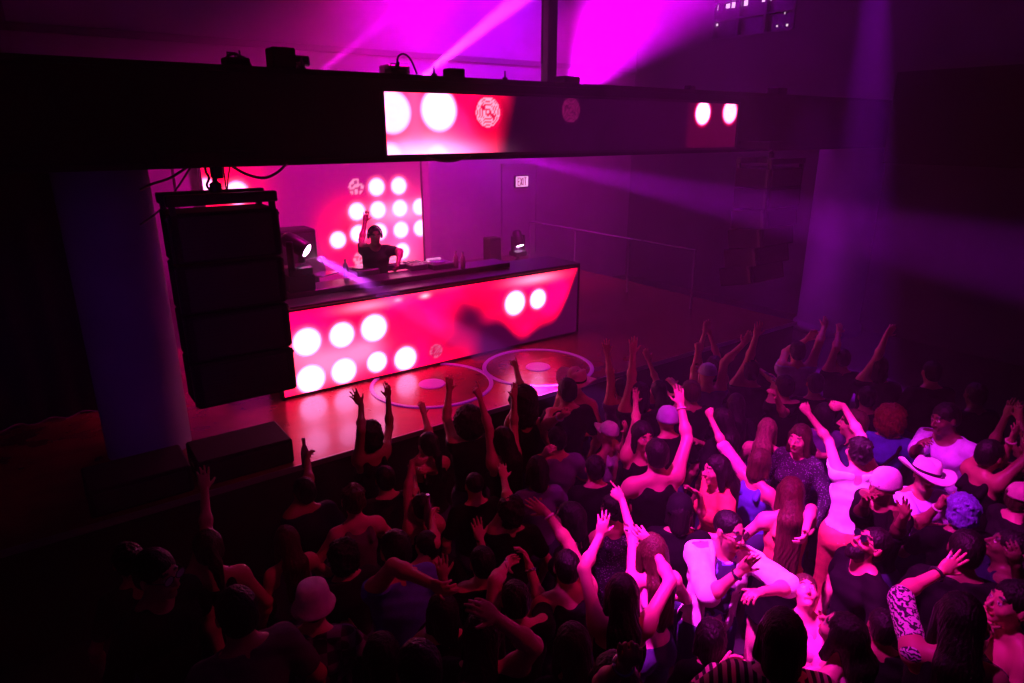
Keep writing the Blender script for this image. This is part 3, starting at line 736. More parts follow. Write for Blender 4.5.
# ---------------------------------------------------------------- fascia over the stage front with its screens
S(MB().box((XL, YT, pz), (XR, YT + .9, pt)).box((XL, YT - .03, pt - .03), (XR, YT + .02, pt + .02)).box((XL, YT - .03, pz - .02), (XR, YT + .02, pz + .03)).build('fascia_beam', M_BLACK))

def noise2(x, y, s=0):
    return .5 + .25 * np.sin(1.7 * x + 2.3 * y + s) + .15 * np.sin(3.1 * x - 2.2 * y + 2 * s) + .1 * np.sin(5.3 * x + 4.1 * y)
def sstep(a, b, x): t = np.clip((x - a) / (b - a), 0, 1); return t * t * (3 - 2 * t)
M_LED = emit_attr('led_pixels', 1.0)
M_LEDF = mat('screen_frame', (0.012, 0.01, 0.012), rough=0.5)
def led(name, label, x0, x1, y, z0, z1, fn, step=.02, depth=.06, parent=None):
    nx_, nz_ = int((x1 - x0) / step) + 1, int((z1 - z0) / step) + 1
    xs = np.linspace(x0, x1, nx_); zs = np.linspace(z0, z1, nz_)
    Xg, Zg = np.meshgrid(xs, zs, indexing='ij')
    C_ = fn(Xg, Zg)
    v = np.stack([Xg, np.full_like(Xg, y), Zg], -1).reshape(-1, 3)
    idx = np.arange(nx_ * nz_).reshape(nx_, nz_)
    q = np.stack([idx[:-1, :-1], idx[1:, :-1], idx[1:, 1:], idx[:-1, 1:]], -1).reshape(-1, 4)
    root = empty(name, ((x0 + x1) / 2, y, z0)); tag(root, label, 'screen')
    off = np.array([(x0 + x1) / 2, y, z0])
    mesh_obj('display', v - off, q, M_LED, root, False, col=C_.reshape(-1, 3))
    fr = MB(); e = .03
    fr.box((x0 - e, y + .004, z0 - e), (x1 + e, y + depth, z1 + e)); fr.box((x0 - e, y - .012, z0 - e), (x0, y + .01, z1 + e)); fr.box((x1, y - .012, z0 - e), (x1 + e, y + .01, z1 + e)); fr.box((x0 - e, y - .012, z1), (x1 + e, y + .01, z1 + e)); fr.box((x0 - e, y - .012, z0 - e), (x1 + e, y + .01, z0))
    fr.v = [a - off for a in fr.v]; fr.build('frame', M_LEDF, root)
    return root
RED = np.array([3.6, 0.0, 0.15]); PNK = np.array([3.6, .01, .34]); WHT = np.array([6, 1.35, 3.6])
def blend(base, m, c): return base * (1 - m[..., None]) + m[..., None] * np.array(c)
def disc(X, Z, c, r, soft=.2): return 1 - sstep(r * (1 - soft), r * (1 + soft * .3), np.hypot(X - c[0], Z - c[1]))
def ringlogo(X, Z, c, r):
    d = np.hypot(X - c[0], Z - c[1]) / r; t = np.arctan2(Z - c[1], X - c[0])
    m = ((d < .14) | ((d > .26) & (d < .44)) | ((d > .54) & (d < .64)) | ((d > .70) & (d < .80)) | ((d > .86) & (d < .96))).astype(float)
    m *= ~((d > .2) & (d < .66) & (np.abs(np.sin(t + .6)) < .22))
    return m
# banner on the fascia
ya = YT - .035
bx0, bz1 = on(383.5, 92, y=ya)[0], on(383.5, 91.5, y=ya)[2]
bz0 = on(383.5, 155, y=ya)[2]
bx1 = on(737, 120, y=ya)[0]
P2 = lambda x, y, yy: (lambda p: (p[0], p[2]))(on(x, y, y=yy))
cb = [P2(439, 110, ya), P2(392, 112, ya)]
hb = bz1 - bz0
def f_banner(X, Z):
    c = np.zeros(X.shape + (3,)); c[:] = (.012, .0, .012)
    xe = on(505, 120, y=ya)[0]
    m1 = 1 - sstep(xe - .75, xe + .06, X - .12 * (Z - bz0) / hb) ** 1.6; n = noise2(X * 3, Z * 3)
    c = blend(c, m1, RED * .9); c = blend(c, m1 * sstep(.35, .8, n) * .6, PNK)
    c = blend(c, m1 * np.exp(-((X - cb[0][0] + .15) / .35) ** 2 - ((Z - bz0) / .22) ** 2), (4, .38, .75))
    c = blend(c, m1 * np.exp(-((X - cb[0][0] + .27) / .1) ** 2) * .7, (3.6, .15, .5))
    rb = hb * .37
    c = blend(c, disc(X, Z, cb[0], rb, .25), WHT); c = blend(c, disc(X, Z, cb[1], rb * .98, .2), WHT * .8)
    c = blend(c, ringlogo(X, Z, cb[1], rb * .95) * .15, (1.2, .6, .8))
    c = blend(c, np.exp(-((X - P2(425, 150, ya)[0]) / .5) ** 2 - ((Z - bz0) / .10) ** 2), WHT * .7); c = blend(c, disc(X, Z, P2(438, 159, ya), rb * .7, .4), WHT * .8); c = blend(c, disc(X, Z, P2(390, 158, ya), rb * .7, .4), WHT * .8)
    q = P2(488, 112, ya); c = blend(c, disc(X, Z, (q[0], q[1] - .01), hb * .33, .15), (1, .0, .08)); c = blend(c, ringlogo(X, Z, q, hb * .27), (1.3, .45, .75))
    q = P2(571, 110, ya); c = blend(c, disc(X, Z, q, hb * .27, .4) * .3, (.22, .0, .08)); c = blend(c, ringlogo(X, Z, q, hb * .24) * .5, (.30, .01, .12))
    xr = on(690, 120, y=ya)[0]; m3 = sstep(xr - .1, xr + .02, X)
    c = blend(c, m3, (.07, .0, .02))
    for (a_, b_, s_) in ((703, 113, 1), (730, 112, .9)):
        q = P2(a_, b_, ya); c = blend(c, disc(X, Z, q, hb * .34, .25), (1, .0, .12)); c = blend(c, disc(X, Z, q, hb * .27, .2), WHT * s_)
        if s_ < 1: c = blend(c, ringlogo(X, Z, q, hb * .25) * .35, (4, .25, .6))
    return c
led('led_screen', 'led banner in the black fascia over the stage with white discs on red', bx0, bx1, ya, bz0, bz1, f_banner, .015)

# ---------------------------------------------------------------- stage
ZS = 1.0; YS = on(302, 463, z=ZS)[1]
S(MB().box((XL, YS, 0), (9.6, YB, ZS - .04)).build('stage_riser', M_BLACK))
S(MB().box((XL, YS - .02, ZS - .04), (9.62, YB, ZS), bev=.005).build('floor_stage', M_STAGE))
S(MB().box((XL, YS - .035, ZS - .05), (9.63, YS - .018, ZS + .004)).build('trim_5', mat('stage_nosing', (.35, .3, .35), rough=.35, metal=.6)))
# glowing rings in the stage deck
M_RING = mat('ring_glow', (.4, .2, .5), rough=.3, emit=(.42, .0, .62), estr=.22)
M_RINGD = mat('ring_disc', (.4, .2, .5), rough=.3, emit=(.7, .0, .55), estr=.35)
for (px_, py_, R_, lab) in ((432, 384, .72, 'round glowing ring on the stage floor before the dj booth'), (538, 367, .70, 'round glowing ring on the stage floor below the two lone white discs')):
    c = on(px_, py_, z=ZS); r = empty('floor_ring', tuple(c)); tag(r, lab, 'floor light')
    MB().lathe((0, 0, 0), [(R_ - .035, .0005), (R_ - .03, .012), (R_ + .012, .012), (R_ + .017, .0005)], 96).build('glow_ring', M_RING, r)
    MB().lathe((0, 0, 0), [(.16, .0005), (.155, .010), (0, .010)], 48).build('centre_disc', M_RINGD, r)

# dj booth
YF = on(350, 385, z=ZS)[1]
fx0, fx1 = on(285, 400, y=YF)[0], on(577, 300, y=YF)[0]
fz1 = on(350, 303, y=YF)[2]; fz0 = ZS + .03
booth = empty('dj_booth', ((fx0 + fx1) / 2, YF, ZS)); tag(booth, 'wide black dj booth platform behind the glowing screen front', 'dj booth')
oo = np.array([(fx0 + fx1) / 2, YF, ZS])
def part(mb, name, m, parent, off): mb.v = [a - off for a in mb.v]; return mb.build(name, m, parent)
part(MB().box((fx0, YF + .09, ZS + .003), (fx1, YF + .66, fz1 - .02), bev=.01), 'body', M_BLACK, booth, oo)
part(MB().box((fx0 - .02, YF - .03, fz1 + .03), (fx1 + .02, YF + .70, fz1 + .07), bev=.008), 'worktop', mat('booth_top', (.03, .025, .03), rough=.3), booth, oo)
part(MB().box((fx0 + .05, YF + .30, fz1 + .072), (fx1 - 1.0, YF + .69, fz1 + .14), bev=.008), 'shelf', mat('booth_shelf', (.05, .03, .05), rough=.3), booth, oo)
FC = [(307, 342, 14.5), (342, 335, 13), (374, 328, 14), (311, 379, 14.5), (344, 371, 13), (377, 362, 10.5), (405.5, 358.5, 12), (515, 303, 12.5), (538, 299, 10)]
yf = YF
def f_front(X, Z):
    c = np.zeros(X.shape + (3,)); c[:] = RED * .85
    n = noise2(X * 2.2, Z * 2.6, 1.0)
    c = blend(c, sstep(.3, .8, n) * .8, (3.4, .0, .28))
    g = lambda px, py, sx, sz: (lambda p: np.exp(-((X - p[0]) / sx) ** 2 - ((Z - p[1]) / sz) ** 2))(P2(px, py, yf))
    c = blend(c, np.clip(g(330, 362, .42, .2) + g(365, 350, .2, .14) * .7 + g(300, 350, .2, .14) * .5, 0, .92), (4, .32, .75))
    c = blend(c, g(368, 306, .28, .05) * .8, (4, .4, .8))
    # dark folds
    c = blend(c, g(470, 318, .42, .30) * .97, (.05, .0, .03)); c = blend(c, g(448, 345, .30, .2) * .7, (.16, .0, .06))
    pxs = np.arange(270, 590, 4.0); PX = np.interp(X, [P2(q, 330, yf)[0] for q in pxs], pxs)
    tt_ = (Z - fz0) / (fz1 - fz0); PY = (400 - .19 * (PX - 285)) * (1 - tt_) + (312 - .146 * (PX - 290)) * tt_
    yb = np.where(PX > 528, 338 - 52 * (np.abs(PX - 528) / 42) ** 2.2, 338 - 34 * (np.abs(528 - PX) / 66) ** 1.4) + 5 * np.sin(PX * .16)
    c = blend(c, sstep(-9, 12, PY - yb) * sstep(440, 486, PX), (.05, .0, .035))
    c = blend(c, g(410, 292, .6, .06) * .5, (1.0, .1, .35)); c = blend(c, g(535, 279, .35, .06) * .95, (4, .5, .9)); c = blend(c, g(425, 296, .06, .025), (1.4, .8, 1.1)) ; c = blend(c, g(398, 300, .05, .02), (1.3, .5, .8))
    for (px, py, r) in FC:
        q = P2(px, py, yf); e = P2(px, py - r, yf); rr = abs(e[1] - q[1])
        c = blend(c, disc(X, Z, q, rr * 1.22, .4) * .55, (4, .25, .6)); c = blend(c, disc(X, Z, q, rr, .2), WHT)
    q = P2(436, 351, yf); c = blend(c, disc(X, Z, q, .13, .4), (.75, .0, .10)); c = blend(c, ringlogo(X, Z, q, .09), (.85, .12, .3))
    return c
led('led_screen', 'led screen across the front of the dj booth, white discs glowing on red', fx0, fx1, yf, fz0, fz1, f_front, .02)
# wall of led behind the dj
yw = 9.5
lx0, lx1 = on(202, 180, y=yw)[0], on(422.5, 230, y=yw)[0]
GX = [P2(x, y, yw)[0] for x, y in ((357, 212), (378, 210), (400, 209), (420, 208))]; GZ = [P2(378, y, yw)[1] for y in (187, 210, 232, 254)]
def f_wall(X, Z):
    c = np.zeros(X.shape + (3,)); c[:] = (.34, .0, .17)
    g = lambda px, py, sx, sz: (lambda p: np.exp(-((X - p[0]) / sx) ** 2 - ((Z - p[1]) / sz) ** 2))(P2(px, py, yw))
    c = blend(c, np.clip(g(352, 232, .42, .42) * 1.1, 0, 1), (3, .0, .12)); c = blend(c, np.clip(g(402, 228, .42, .5) * 1.2, 0, 1), (3.6, .10, .6)); c = blend(c, g(400, 212, .5, .15) * .8, (4, .5, .95))
    c = blend(c, g(395, 258, .3, .2) * .7, (4, .4, .8)); c = blend(c, np.clip(g(215, 185, .5, .6), 0, 1), (3, .0, .08))
    for i, gx in enumerate(GX):
        for k, gz in enumerate(GZ):
            if (i, k) in ((0, 0), (3, 0), (0, 3), (3, 3)): continue
            c = blend(c, disc(X, Z, (gx, gz), .175, .5) * .6, (4, .4, .85)); c = blend(c, disc(X, Z, (gx, gz), .135, .25), WHT)
    for (px, py, r, s_) in ((338, 240, .13, 1), (206, 190, .15, 1), (237, 193, .16, 1), (240, 150, .14, 1), (345, 150, .15, 1)):
        c = blend(c, disc(X, Z, P2(px, py, yw), r * 1.3, .4) * .5, (4, .25, .6)); c = blend(c, disc(X, Z, P2(px, py, yw), r, .25), WHT)
    for (px, py) in ((356, 187), (361, 259)): c = blend(c, ringlogo(X, Z, P2(px, py, yw), .12), (1.2, .35, .65))
    return c
led('led_screen', 'tall led wall behind the dj showing a grid of white discs', lx0, lx1, yw, ZS + .1, pz + .25, f_wall, .025)
S(MB().box((lx0 - .3, yw + .09, ZS), (lx1 + .2, yw + .3, pz + .3)).build('wall_stage', M_WALL))

# decks on the booth
zt = fz1 + .14
def deck(px, py, kind):
    p = on(px, py, z=zt + .045); x, y = p[0], p[1]
    r = empty({'turntable': 'turntable', 'mixer': 'dj_mixer', 'player': 'media_player'}[kind], (x, y, zt))
    MB().box((-.155 if kind != 'mixer' else -.125, -.17, .002), (.155 if kind != 'mixer' else .125, .17, .075), bev=.01).build('body', mat('deck_grey', (.10, .09, .10), rough=.3, metal=.5), r)
    if kind == 'mixer':
        for i in range(4):
            for k in range(4): MB().lathe((-.09 + .06 * i, -.02 + .045 * k, .075), [(.0, .018), (.010, .018), (.012, .0)], 12).build('knob', M_METAL, r)
        for i in range(4): MB().box((-.095 + .06 * i, -.13, .075), (-.083 + .06 * i, -.10, .09)).build('fader', M_METAL, r)
    else:
        MB().lathe((-.02, .0, .075), [(.12, 0), (.12, .012), (.11, .016), (.02, .017), (0, .02)], 36).build('platter', M_METAL if kind == 'player' else mat('vinyl', (.02, .02, .02), rough=.2), r)
        if kind == 'turntable': MB().lathe((.13, .13, .075), [(.025, 0), (.025, .03), (0, .03)], 16).tube([(.13, .13, .10), (.135, -.06, .10), (.09, -.10, .09)], .005, 8).build('tonearm', M_METAL, r)
        else: MB().box((-.09, .125, .075), (.12, .165, .10)).build('display', mat('deck_display', (.1, .02, .1), emit=(1, .4, .8), estr=.8), r)
    return r
for a_ in ((391, 265, 'player', 'media player in front of the dj, nearest his body'), (414, 265, 'mixer', 'dj mixer with rows of knobs between the decks'), (438, 264, 'player', 'media player on the booth farthest along from the dj'), (363, 270, 'turntable', 'turntable at the booth end near the tilted moving light')):
    tag(deck(*a_[:3]), a_[3], 'dj equipment')
# bottles on the booth shelf
M_BOT = mat('bottle_glass', (.25, .1, .2), rough=.08, spec=1)
for i, (px, py, lab) in enumerate(((456, 264, 'slim bottle standing on the booth shelf beyond the decks'), (463, 265, 'second bottle on the booth shelf, by the edge of the back screen'), (346, 273, 'small bottle on the booth between light and turntable'))):
    p = on(px, py, z=zt + .05)
    b_ = empty('bottle', (p[0], p[1], zt)); tag(b_, lab, 'bottle')
    MB().lathe((0, 0, 0), [(0, .002), (.03, .002), (.032, .01), (.032, .13), (.025, .16), (.012, .18), (.012, .22), (0, .22)], 20).build('glass_body', M_BOT, b_, True)
    MB().lathe((0, 0, .22), [(.014, -.015), (.014, .008), (0, .008)], 16).build('cap', M_METAL, b_)

# moving lights
M_LAMP = mat('lamp_glow', (1, 1, 1), emit=(1, .55, 1), estr=25)
def moving_head(name, label, loc, aim, base_up=True, on_=True, size=1.0, lens=None):
    loc = np.array(loc, float); aim = np.array(aim, float); d = unit(aim - loc)
    r = empty('moving_head_light', tuple(loc)); tag(r, label, 'stage light')
    s = size; sg = -1 if base_up else 1
    MB().box((-.14 * s, -.12 * s, -sg * .30 * s - .05 * s), (.14 * s, .12 * s, -sg * .30 * s + .05 * s), bev=.015).build('base', M_BLACKM, r)
    az = math.atan2(d[1], d[0]) - PI / 2
    yk = MB()
    for q in (-1, 1): yk.box((q * .145 * s - .02 * s, -.04 * s, min(-sg * .27, sg * .05) * s), (q * .145 * s + .02 * s, .04 * s, max(-sg * .27, sg * .05) * s), bev=.008)
    yk.box((-.16 * s, -.05 * s, -sg * .26 * s - .02 * s), (.16 * s, .05 * s, -sg * .26 * s + .02 * s), bev=.008)
    yk.xf(rot('z', az)); yk.build('yoke', M_BLACKM, r)
    B = basis_from_z(d)
    hd = MB().lathe((0, 0, 0), [(0, -.16 * s), (.06 * s, -.155 * s), (.09 * s, -.11 * s), (.10 * s, 0), (.095 * s, .12 * s), (.088 * s, .155 * s), (.078 * s, .155 * s), (.076 * s, .135 * s), (0, .135 * s)], 28); hd.xf(B); h_ = hd.build('lamp_head', M_BLACKM, r, True)
    ln = MB().lathe((0, 0, 0), [(.080 * s, .150 * s), (.06 * s, .162 * s), (.03 * s, .170 * s), (0, .172 * s)], 24); ln.xf(B); ln.build('lens', M_LAMP if on_ else M_LENS, h_, True)
    return loc + d * .2 * s, d
def spot(name, loc, d, power, col, deg, blend_=.3, size=.03):
    l = bpy.data.lights.new(name, 'SPOT'); l.energy = power; l.color = col; l.spot_size = math.radians(deg); l.spot_blend = blend_; l.shadow_soft_size = size
    o = bpy.data.objects.new(name, l); COL.objects.link(o); B = basis_from_z(-unit(np.array(d)))
    M = Matrix([[*B[i], loc[i]] for i in range(3)] + [[0, 0, 0, 1]]); o.matrix_world = M; return o
PURP = (.42, .02, 1.0); MAG = (1.0, .04, .75); VIO = (.65, .03, 1.0)
# on the booth, tilted down over the stage
p = on(295, 244, y=YF + .42); q = on(560, 392, z=ZS)
L0, D0 = moving_head('m', 'moving head light on the booth end, its violet beam tilted down over the stage', p, q, base_up=False)
spot('booth_beam', L0, D0, 24000, (.75, .05, 1.0), 10, .5, .04)
S(MB().box((p[0] - .15, p[1] - .12, fz1 + .141), (p[0] + .15, p[1] + .12, p[2] - .35)).build('light_plinth', M_BLACK))
p2 = on(324, 273, z=fz1 + .16); lp = empty('device', (p2[0], p2[1], fz1 + .142), .5); tag(lp, 'added pale laptop on the booth shelf catching the tilted violet beam', 'device')  # pale metal device added to give a bright patch beside the lamp
MB().box((-.16, -.11, 0), (.16, .11, .016), bev=.005).build('device_base', M_METAL, lp)
MB().box((-.16, .10, .014), (.16, .112, .21), bev=.004, R=rot('x', -.25), c=(0, .106, .014)).build('device_lid', M_METAL, lp)
# second lamp hung at the back right of the stage
p = on(518, 238, y=10.4); L1, D1 = moving_head('m', 'moving head light glowing on a stand under the exit sign', p, p + np.array((.05, -.35, -.9)), base_up=False)
spot('stand_beam', L1, D1, 60, (.8, .1, 1.0), 30, .5, .05)
st = MB().cyl((p[0], p[1], ZS + .02), (p[0], p[1], p[2] - .352), .03); 
for k in range(3):
    t = 2 * PI * k / 3; st.tube([(p[0], p[1], ZS + .5), (p[0] + .45 * math.cos(t), p[1] + .45 * math.sin(t), ZS + .015)], .014, 8)
tag(st.build('lighting_stand', M_BLACKM), 'black tripod stand holding the glowing light under the exit sign', 'stand')
# rear truss behind the fascia with the beams that cross the haze
TY = YT + 1.6; TZ = pt - .82
tr = MB()
for (dy, dz) in ((0, 0), (.3, 0), (0, .3), (.3, .3)): tr.tube([(.4, TY + dy, TZ + .35 + dz), (11, TY + dy, TZ + .35 + dz)], .025, 8)
k = 0
for i in range(53):
    x = .4 + .2 * i; 
    for (a_, b_) in (((0, 0), (.3, 0)), ((0, 0), (0, .3)), ((.3, 0), (.3, .3)), ((0, .3), (.3, .3))):
        A = (x, TY + (a_ if i % 2 else b_)[0], TZ + .35 + (a_ if i % 2 else b_)[1]); B = (x + .2, TY + (b_ if i % 2 else a_)[0], TZ + .35 + (b_ if i % 2 else a_)[1]); tr.tube([A, B], .01, 5)
# beams: (pixel on the line where the head hangs, aim pixel and its depth, power, colour, angle, blend)
def beam(px, py, y0, ax, ay, ay_, power, col, deg, bl, label, model=True, size=.03):
    a_ = on(px, py, y=y0); b_ = on(ax, ay, y=ay_)
    if model: L_, D_ = moving_head('m', label, a_, b_)
    else: L_, D_ = a_, unit(b_ - a_)
    spot('beam', L_, D_, power, col, deg, bl, size)
BY = YT + 1.35
beam(396, 98, BY, 520, -2, BY + .3, 170000, (.9, .03, 1.0), 7, .8, 'moving head light behind the banner sending the brightest beam up to the top edge')
beam(296, 92, BY, 420, -8, BY + .3, 20000, (.85, .0, 1.0), 6, .6, 'moving head light behind the fascia sending the thin magenta beam upward')
beam(560, 112, BY, 622, 18, BY + .9, 34000, (.78, .0, 1.0), 42, 1.0, 'moving head light behind the fascia near the steel post throwing a broad violet fan')
beam(478, 149, BY, 760, 209, 4.3, 36000, (.66, .0, 1.0), 9, .7, 'moving head light under the fascia sending a beam along below it')
# ceiling heads
beam(888, -190, 5.0, 853, 345, 4.8, 27000, (.50, .0, 1.0), 13, .9, 'moving head light in the ceiling over the far pillar')
S(tr.build('truss', M_BLACKM))

# equipment lying on the fascia
M_CAB = mat('cable_rubber', (.01, .01, .01), rough=.5)
def boxy(px, py, w_, d_, h_, name, label, knob=True):
    p = on(px, py, y=YT + .15); r = empty(name, (p[0], YT + .15, pt + .02)); tag(r, label, 'equipment box')
    MB().box((-w_ / 2, -d_ / 2, .001), (w_ / 2, d_ / 2, h_), bev=.01).build('housing', M_BLACK, r)
    if knob:
        MB().lathe((w_ * .2, 0, h_), [(.02, 0), (.02, .02), (.008, .025), (.008, .06), (0, .06)], 12).build('knob', M_BLACKM, r)
        MB().tube([(-w_ * .3, 0, h_), (-w_ * .3, 0, h_ + .04), (w_ * .0, 0, h_ + .04), (w_ * .0, 0, h_)], .008, 6).build('handle', M_BLACKM, r)
boxy(281, 60, .20, .2, .17, 'power_box', 'tallest black box standing on the fascia', False)
boxy(396, 72, .17, .15, .06, 'power_box', 'low black box on the fascia where a looping cable starts')
boxy(454, 74, .18, .15, .09, 'power_box', 'plain black box on the fascia between banner discs and post', False)
boxy(567, 78, .24, .2, .08, 'power_box', 'wide low box on the fascia just beyond the steel post', False)
boxy(236, 65, .20, .15, .07, 'power_box', 'low box on the fascia under a tangle of cable', True)
boxy(778, 84, .22, .2, .10, 'power_box', 'black box on the fascia above the far pair of discs', False)
boxy(690, 84, .12, .1, .06, 'power_box', 'smallest box on the fascia above the far end of the banner', False)
def cable(pts, r, label, y=None, name='cable'):
    m = MB(); P_ = [on(a_[0], a_[1], y=(a_[2] if len(a_) > 2 else y)) for a_ in pts]
    out = []
    for i in range(len(P_) - 1):
        p0, p1, p2, p3 = P_[max(i - 1, 0)], P_[i], P_[i + 1], P_[min(i + 2, len(P_) - 1)]
        for t in np.linspace(0, 1, 7)[:-1]:
            out.append(.5 * (2 * p1 + (p2 - p0) * t + (2 * p0 - 5 * p1 + 4 * p2 - p3) * t * t + (3 * p1 - p0 - 3 * p2 + p3) * t ** 3))
    out.append(P_[-1]); m.tube(out, r, 8); return tag(m.build(name, M_CAB, None, True), label, 'cable')
yy = YT + .15
cable([(397, 67), (398, 57), (404, 54), (411, 60), (417, 74)], .010, 'black cable looping up from the low box beside the banner', yy)
cable([(224, 66), (228, 56), (236, 54), (242, 60), (247, 67)], .012, 'thick black cable arching over the box near the fascia end', yy)
cable([(226, 67), (236, 58), (243, 57), (249, 62), (252, 68)], .009, 'thinner black cable tangled beside the arching one', yy)
for (x, y) in ((302, 66), (505, 72), (434, 70)):
    p = on(x, y, y=yy); m = MB().lathe((0, 0, 0), [(.03, .0), (.03, .03), (.01, .04), (.008, .10), (0, .10)], 12); o = m.build('bolt_stub', M_BLACKM, None, True, loc=(p[0], yy, pt + .02))
    tag(o, {302: 'small upright stub on the fascia next to the tallest box', 505: 'small upright stub on the fascia left of the steel post', 434: 'small upright stub on the fascia above the biggest white disc'}[x], 'stub')
cable([(232, 166), (246, 174), (264, 178), (278, 172), (287, 163)], .012, 'black cable drooping under the fascia above the hanging speaker', YT - .1)
cable([(205, 166), (206, 172), (209, 178), (207, 186), (214, 193)], .010, 'wavy power cable going down to the speaker bumper', YT - .25)
cable([(223, 166), (225, 180), (227, 196)], .006, 'thin steel safety wire beside the chain hoist', YT - .25)
cable([(230, 166), (228, 180), (227, 196)], .006, 'other thin safety wire meeting it at the bumper', YT - .25)
cable([(186, 168), (170, 178), (152, 184), (140, 190)], .010, 'black cable sagging from fascia towards the near pillar', YT - .1)
cable([(190, 168), (176, 190), (160, 210), (140, 225)], .008, 'longer black cable slanting down behind the hanging speaker', YT - .1)
cable([(425, 157), (440, 161), (455, 161), (470, 156)], .010, 'slack black cable hanging just below the banner', YT - .05)

# hanging speaker by the stage (near)
def corner_line_array(xy, z0, z1, w_, d_, n, label, bumper=True, curve=0.0, rz=0.0):
    r = empty('hanging_speaker', (xy[0], xy[1], z1), rz); tag(r, label, 'speaker')
    hh = (z1 - z0) / n; y = 0; a_ = 0; z = 0
    for i in range(n):
        m = MB().box((-w_ / 2, -d_ / 2, -hh + .008), (w_ / 2, d_ / 2, -.004), bev=.012); g = MB()
        g.box((-w_ / 2 + .05, -d_ / 2 - .012, -hh + .03), (w_ / 2 - .05, -d_ / 2 + .002, -.03), bev=.004)
        for k in range(1, 12): g.box((-w_ / 2 + .05, -d_ / 2 - .016, -hh + .03 + (hh - .06) * k / 12 - .002), (w_ / 2 - .05, -d_ / 2 - .010, -hh + .03 + (hh - .06) * k / 12 + .002))
        brs = [MB(), MB()]
        for q, br in zip((-1, 1), brs): br.box((q * (w_ / 2 + .006) - .006, -d_ / 2 + .02, -hh + .02), (q * (w_ / 2 + .006) + .006, -d_ / 2 + .06, -.02)); br.lathe((q * (w_ / 2 + .012), -d_ / 2 + .04, -.05), [(.014, -.01), (.014, .01)], 8)
        R_ = rot('x', -a_)
        for mm in [m, g] + brs: mm.xf(R_, (0, y, z))
        c_ = m.build('cabinet', M_BLACK, r); g.build('grille', mat('speaker_grille', (.01, .01, .01), rough=.6), c_); [b_.build('rigging_plate', M_BLACKM, c_) for b_ in brs]
        z -= hh * math.cos(a_); y += hh * math.sin(a_) * 1; a_ += curve
    if bumper:
        b = MB().box((-w_ / 2 - .01, -d_ / 2 - .01, .045), (w_ / 2 + .01, -d_ / 2 + .06, .125), bev=.008).box((-w_ / 2 - .01, d_ / 2 - .08, .045), (w_ / 2 + .01, d_ / 2, .125), bev=.008).box((-.05, -d_ / 2, .05), (.05, d_ / 2, .12))
        for q in (-1, 1): b.box((q * (w_ / 2 - .03) - .02, -d_ / 2, -.02), (q * (w_ / 2 - .03) + .02, -d_ / 2 + .05, .06)); b.box((q * (w_ / 2 - .03) - .02, d_ / 2 - .05, -.02), (q * (w_ / 2 - .03) + .02, d_ / 2, .06))
        bb = b.build('bumper_bar', M_BLACKM, r)
        MB().lathe((q * 0, 0, .12), [(.0, 0), (.045, 0), (.045, .06), (.02, .08), (.02, .1), (0, .1)], 14).build('shackle', M_BLACKM, bb)
    return r
YA = 5.3
a0, a1 = on(168, 300, y=YA), on(291, 300, y=YA)
z1 = (on(280, 205, y=YA)[2] + on(170, 216, y=YA)[2]) / 2; z0 = (on(293, 394, y=YA)[2] + on(184, 411, y=YA)[2]) / 2
xc = (on(182, 300, y=YA)[0] + on(287, 300, y=YA)[0]) / 2; wd = on(287, 300, y=YA)[0] - on(182, 300, y=YA)[0]
print('near array', xc, wd, z0, z1)
corner_line_array((xc, YA + .2), z0, z1, wd, .4, 4, 'big black speaker stack hanging on a chain beside the booth screen')
ch = MB(); zt2 = z1 + .24
k = 0; z = zt2
while z < pz - .02:
    t = np.linspace(0, 2 * PI, 11); e = .012; ch.tube([(xc + .02 + (e * math.cos(a_) if k % 2 else 0), YA + .2 + (0 if k % 2 else e * math.cos(a_)), z + .02 + .024 * math.sin(a_)) for a_ in t], .006, 6, caps=False); z += .033; k += 1
tag(ch.box((xc - .02, YA + .16, zt2 - .02), (xc + .06, YA + .24, zt2 + .07), bev=.01).build('hoist_chain', M_BLACKM), 'black hoist chain and hook carrying the near hanging speaker', 'chain')
S(MB().box((xc - .3, YA + .12, pz + .02), (xc + .3, YT + .02, pz + .12)).build('hoist_outrigger', M_BLACK))
# far array
xf = on(783, 220, y=YA)[0]
fz1_ = on(783, 168, y=YA)[2]; fz0_ = on(775, 288, y=YA)[2]
corner_line_array((xf, YA + .3), fz0_, fz1_, .80, .55, 6, 'curved black speaker array hanging before the far pillar', True, .05)
S(MB().box((xf - .2, YA + .22, pz + .02), (xf + .2, YT + .02, pz + .12)).build('hoist_outrigger', M_BLACK))
tag(MB().tube([(xf, YA + .3, fz1_ + .2), (xf, YA + .3, pz + .03)], .012, 8).build('hoist_chain', M_BLACKM), 'short hoist chain carrying the far curved speaker array', 'chain')
# subwoofers on the stage corner
for (x0, x1, lab) in ((.0, .75, 'black subwoofer on the stage corner next to the pillar'), (.8, 1.6, 'black subwoofer on the stage directly under the hanging speaker')):
    r = empty('subwoofer', ((x0 + x1) / 2, YS + .30, ZS)); tag(r, lab, 'speaker'); w2 = (x1 - x0) / 2
    MB().box((-w2, -.25, .003), (w2, .25, .24), bev=.015).build('cabinet', M_BLACK, r)
    MB().box((-w2 + .04, -.265, .03), (w2 - .04, -.248, .21), bev=.005).build('grille', mat('speaker_grille', (.01, .01, .01), rough=.6), r)
    for q in (-1, 1): MB().box((q * w2 - .006, -.08, .12), (q * w2 + .006, .08, .16)).build('handle', M_BLACKM, r)

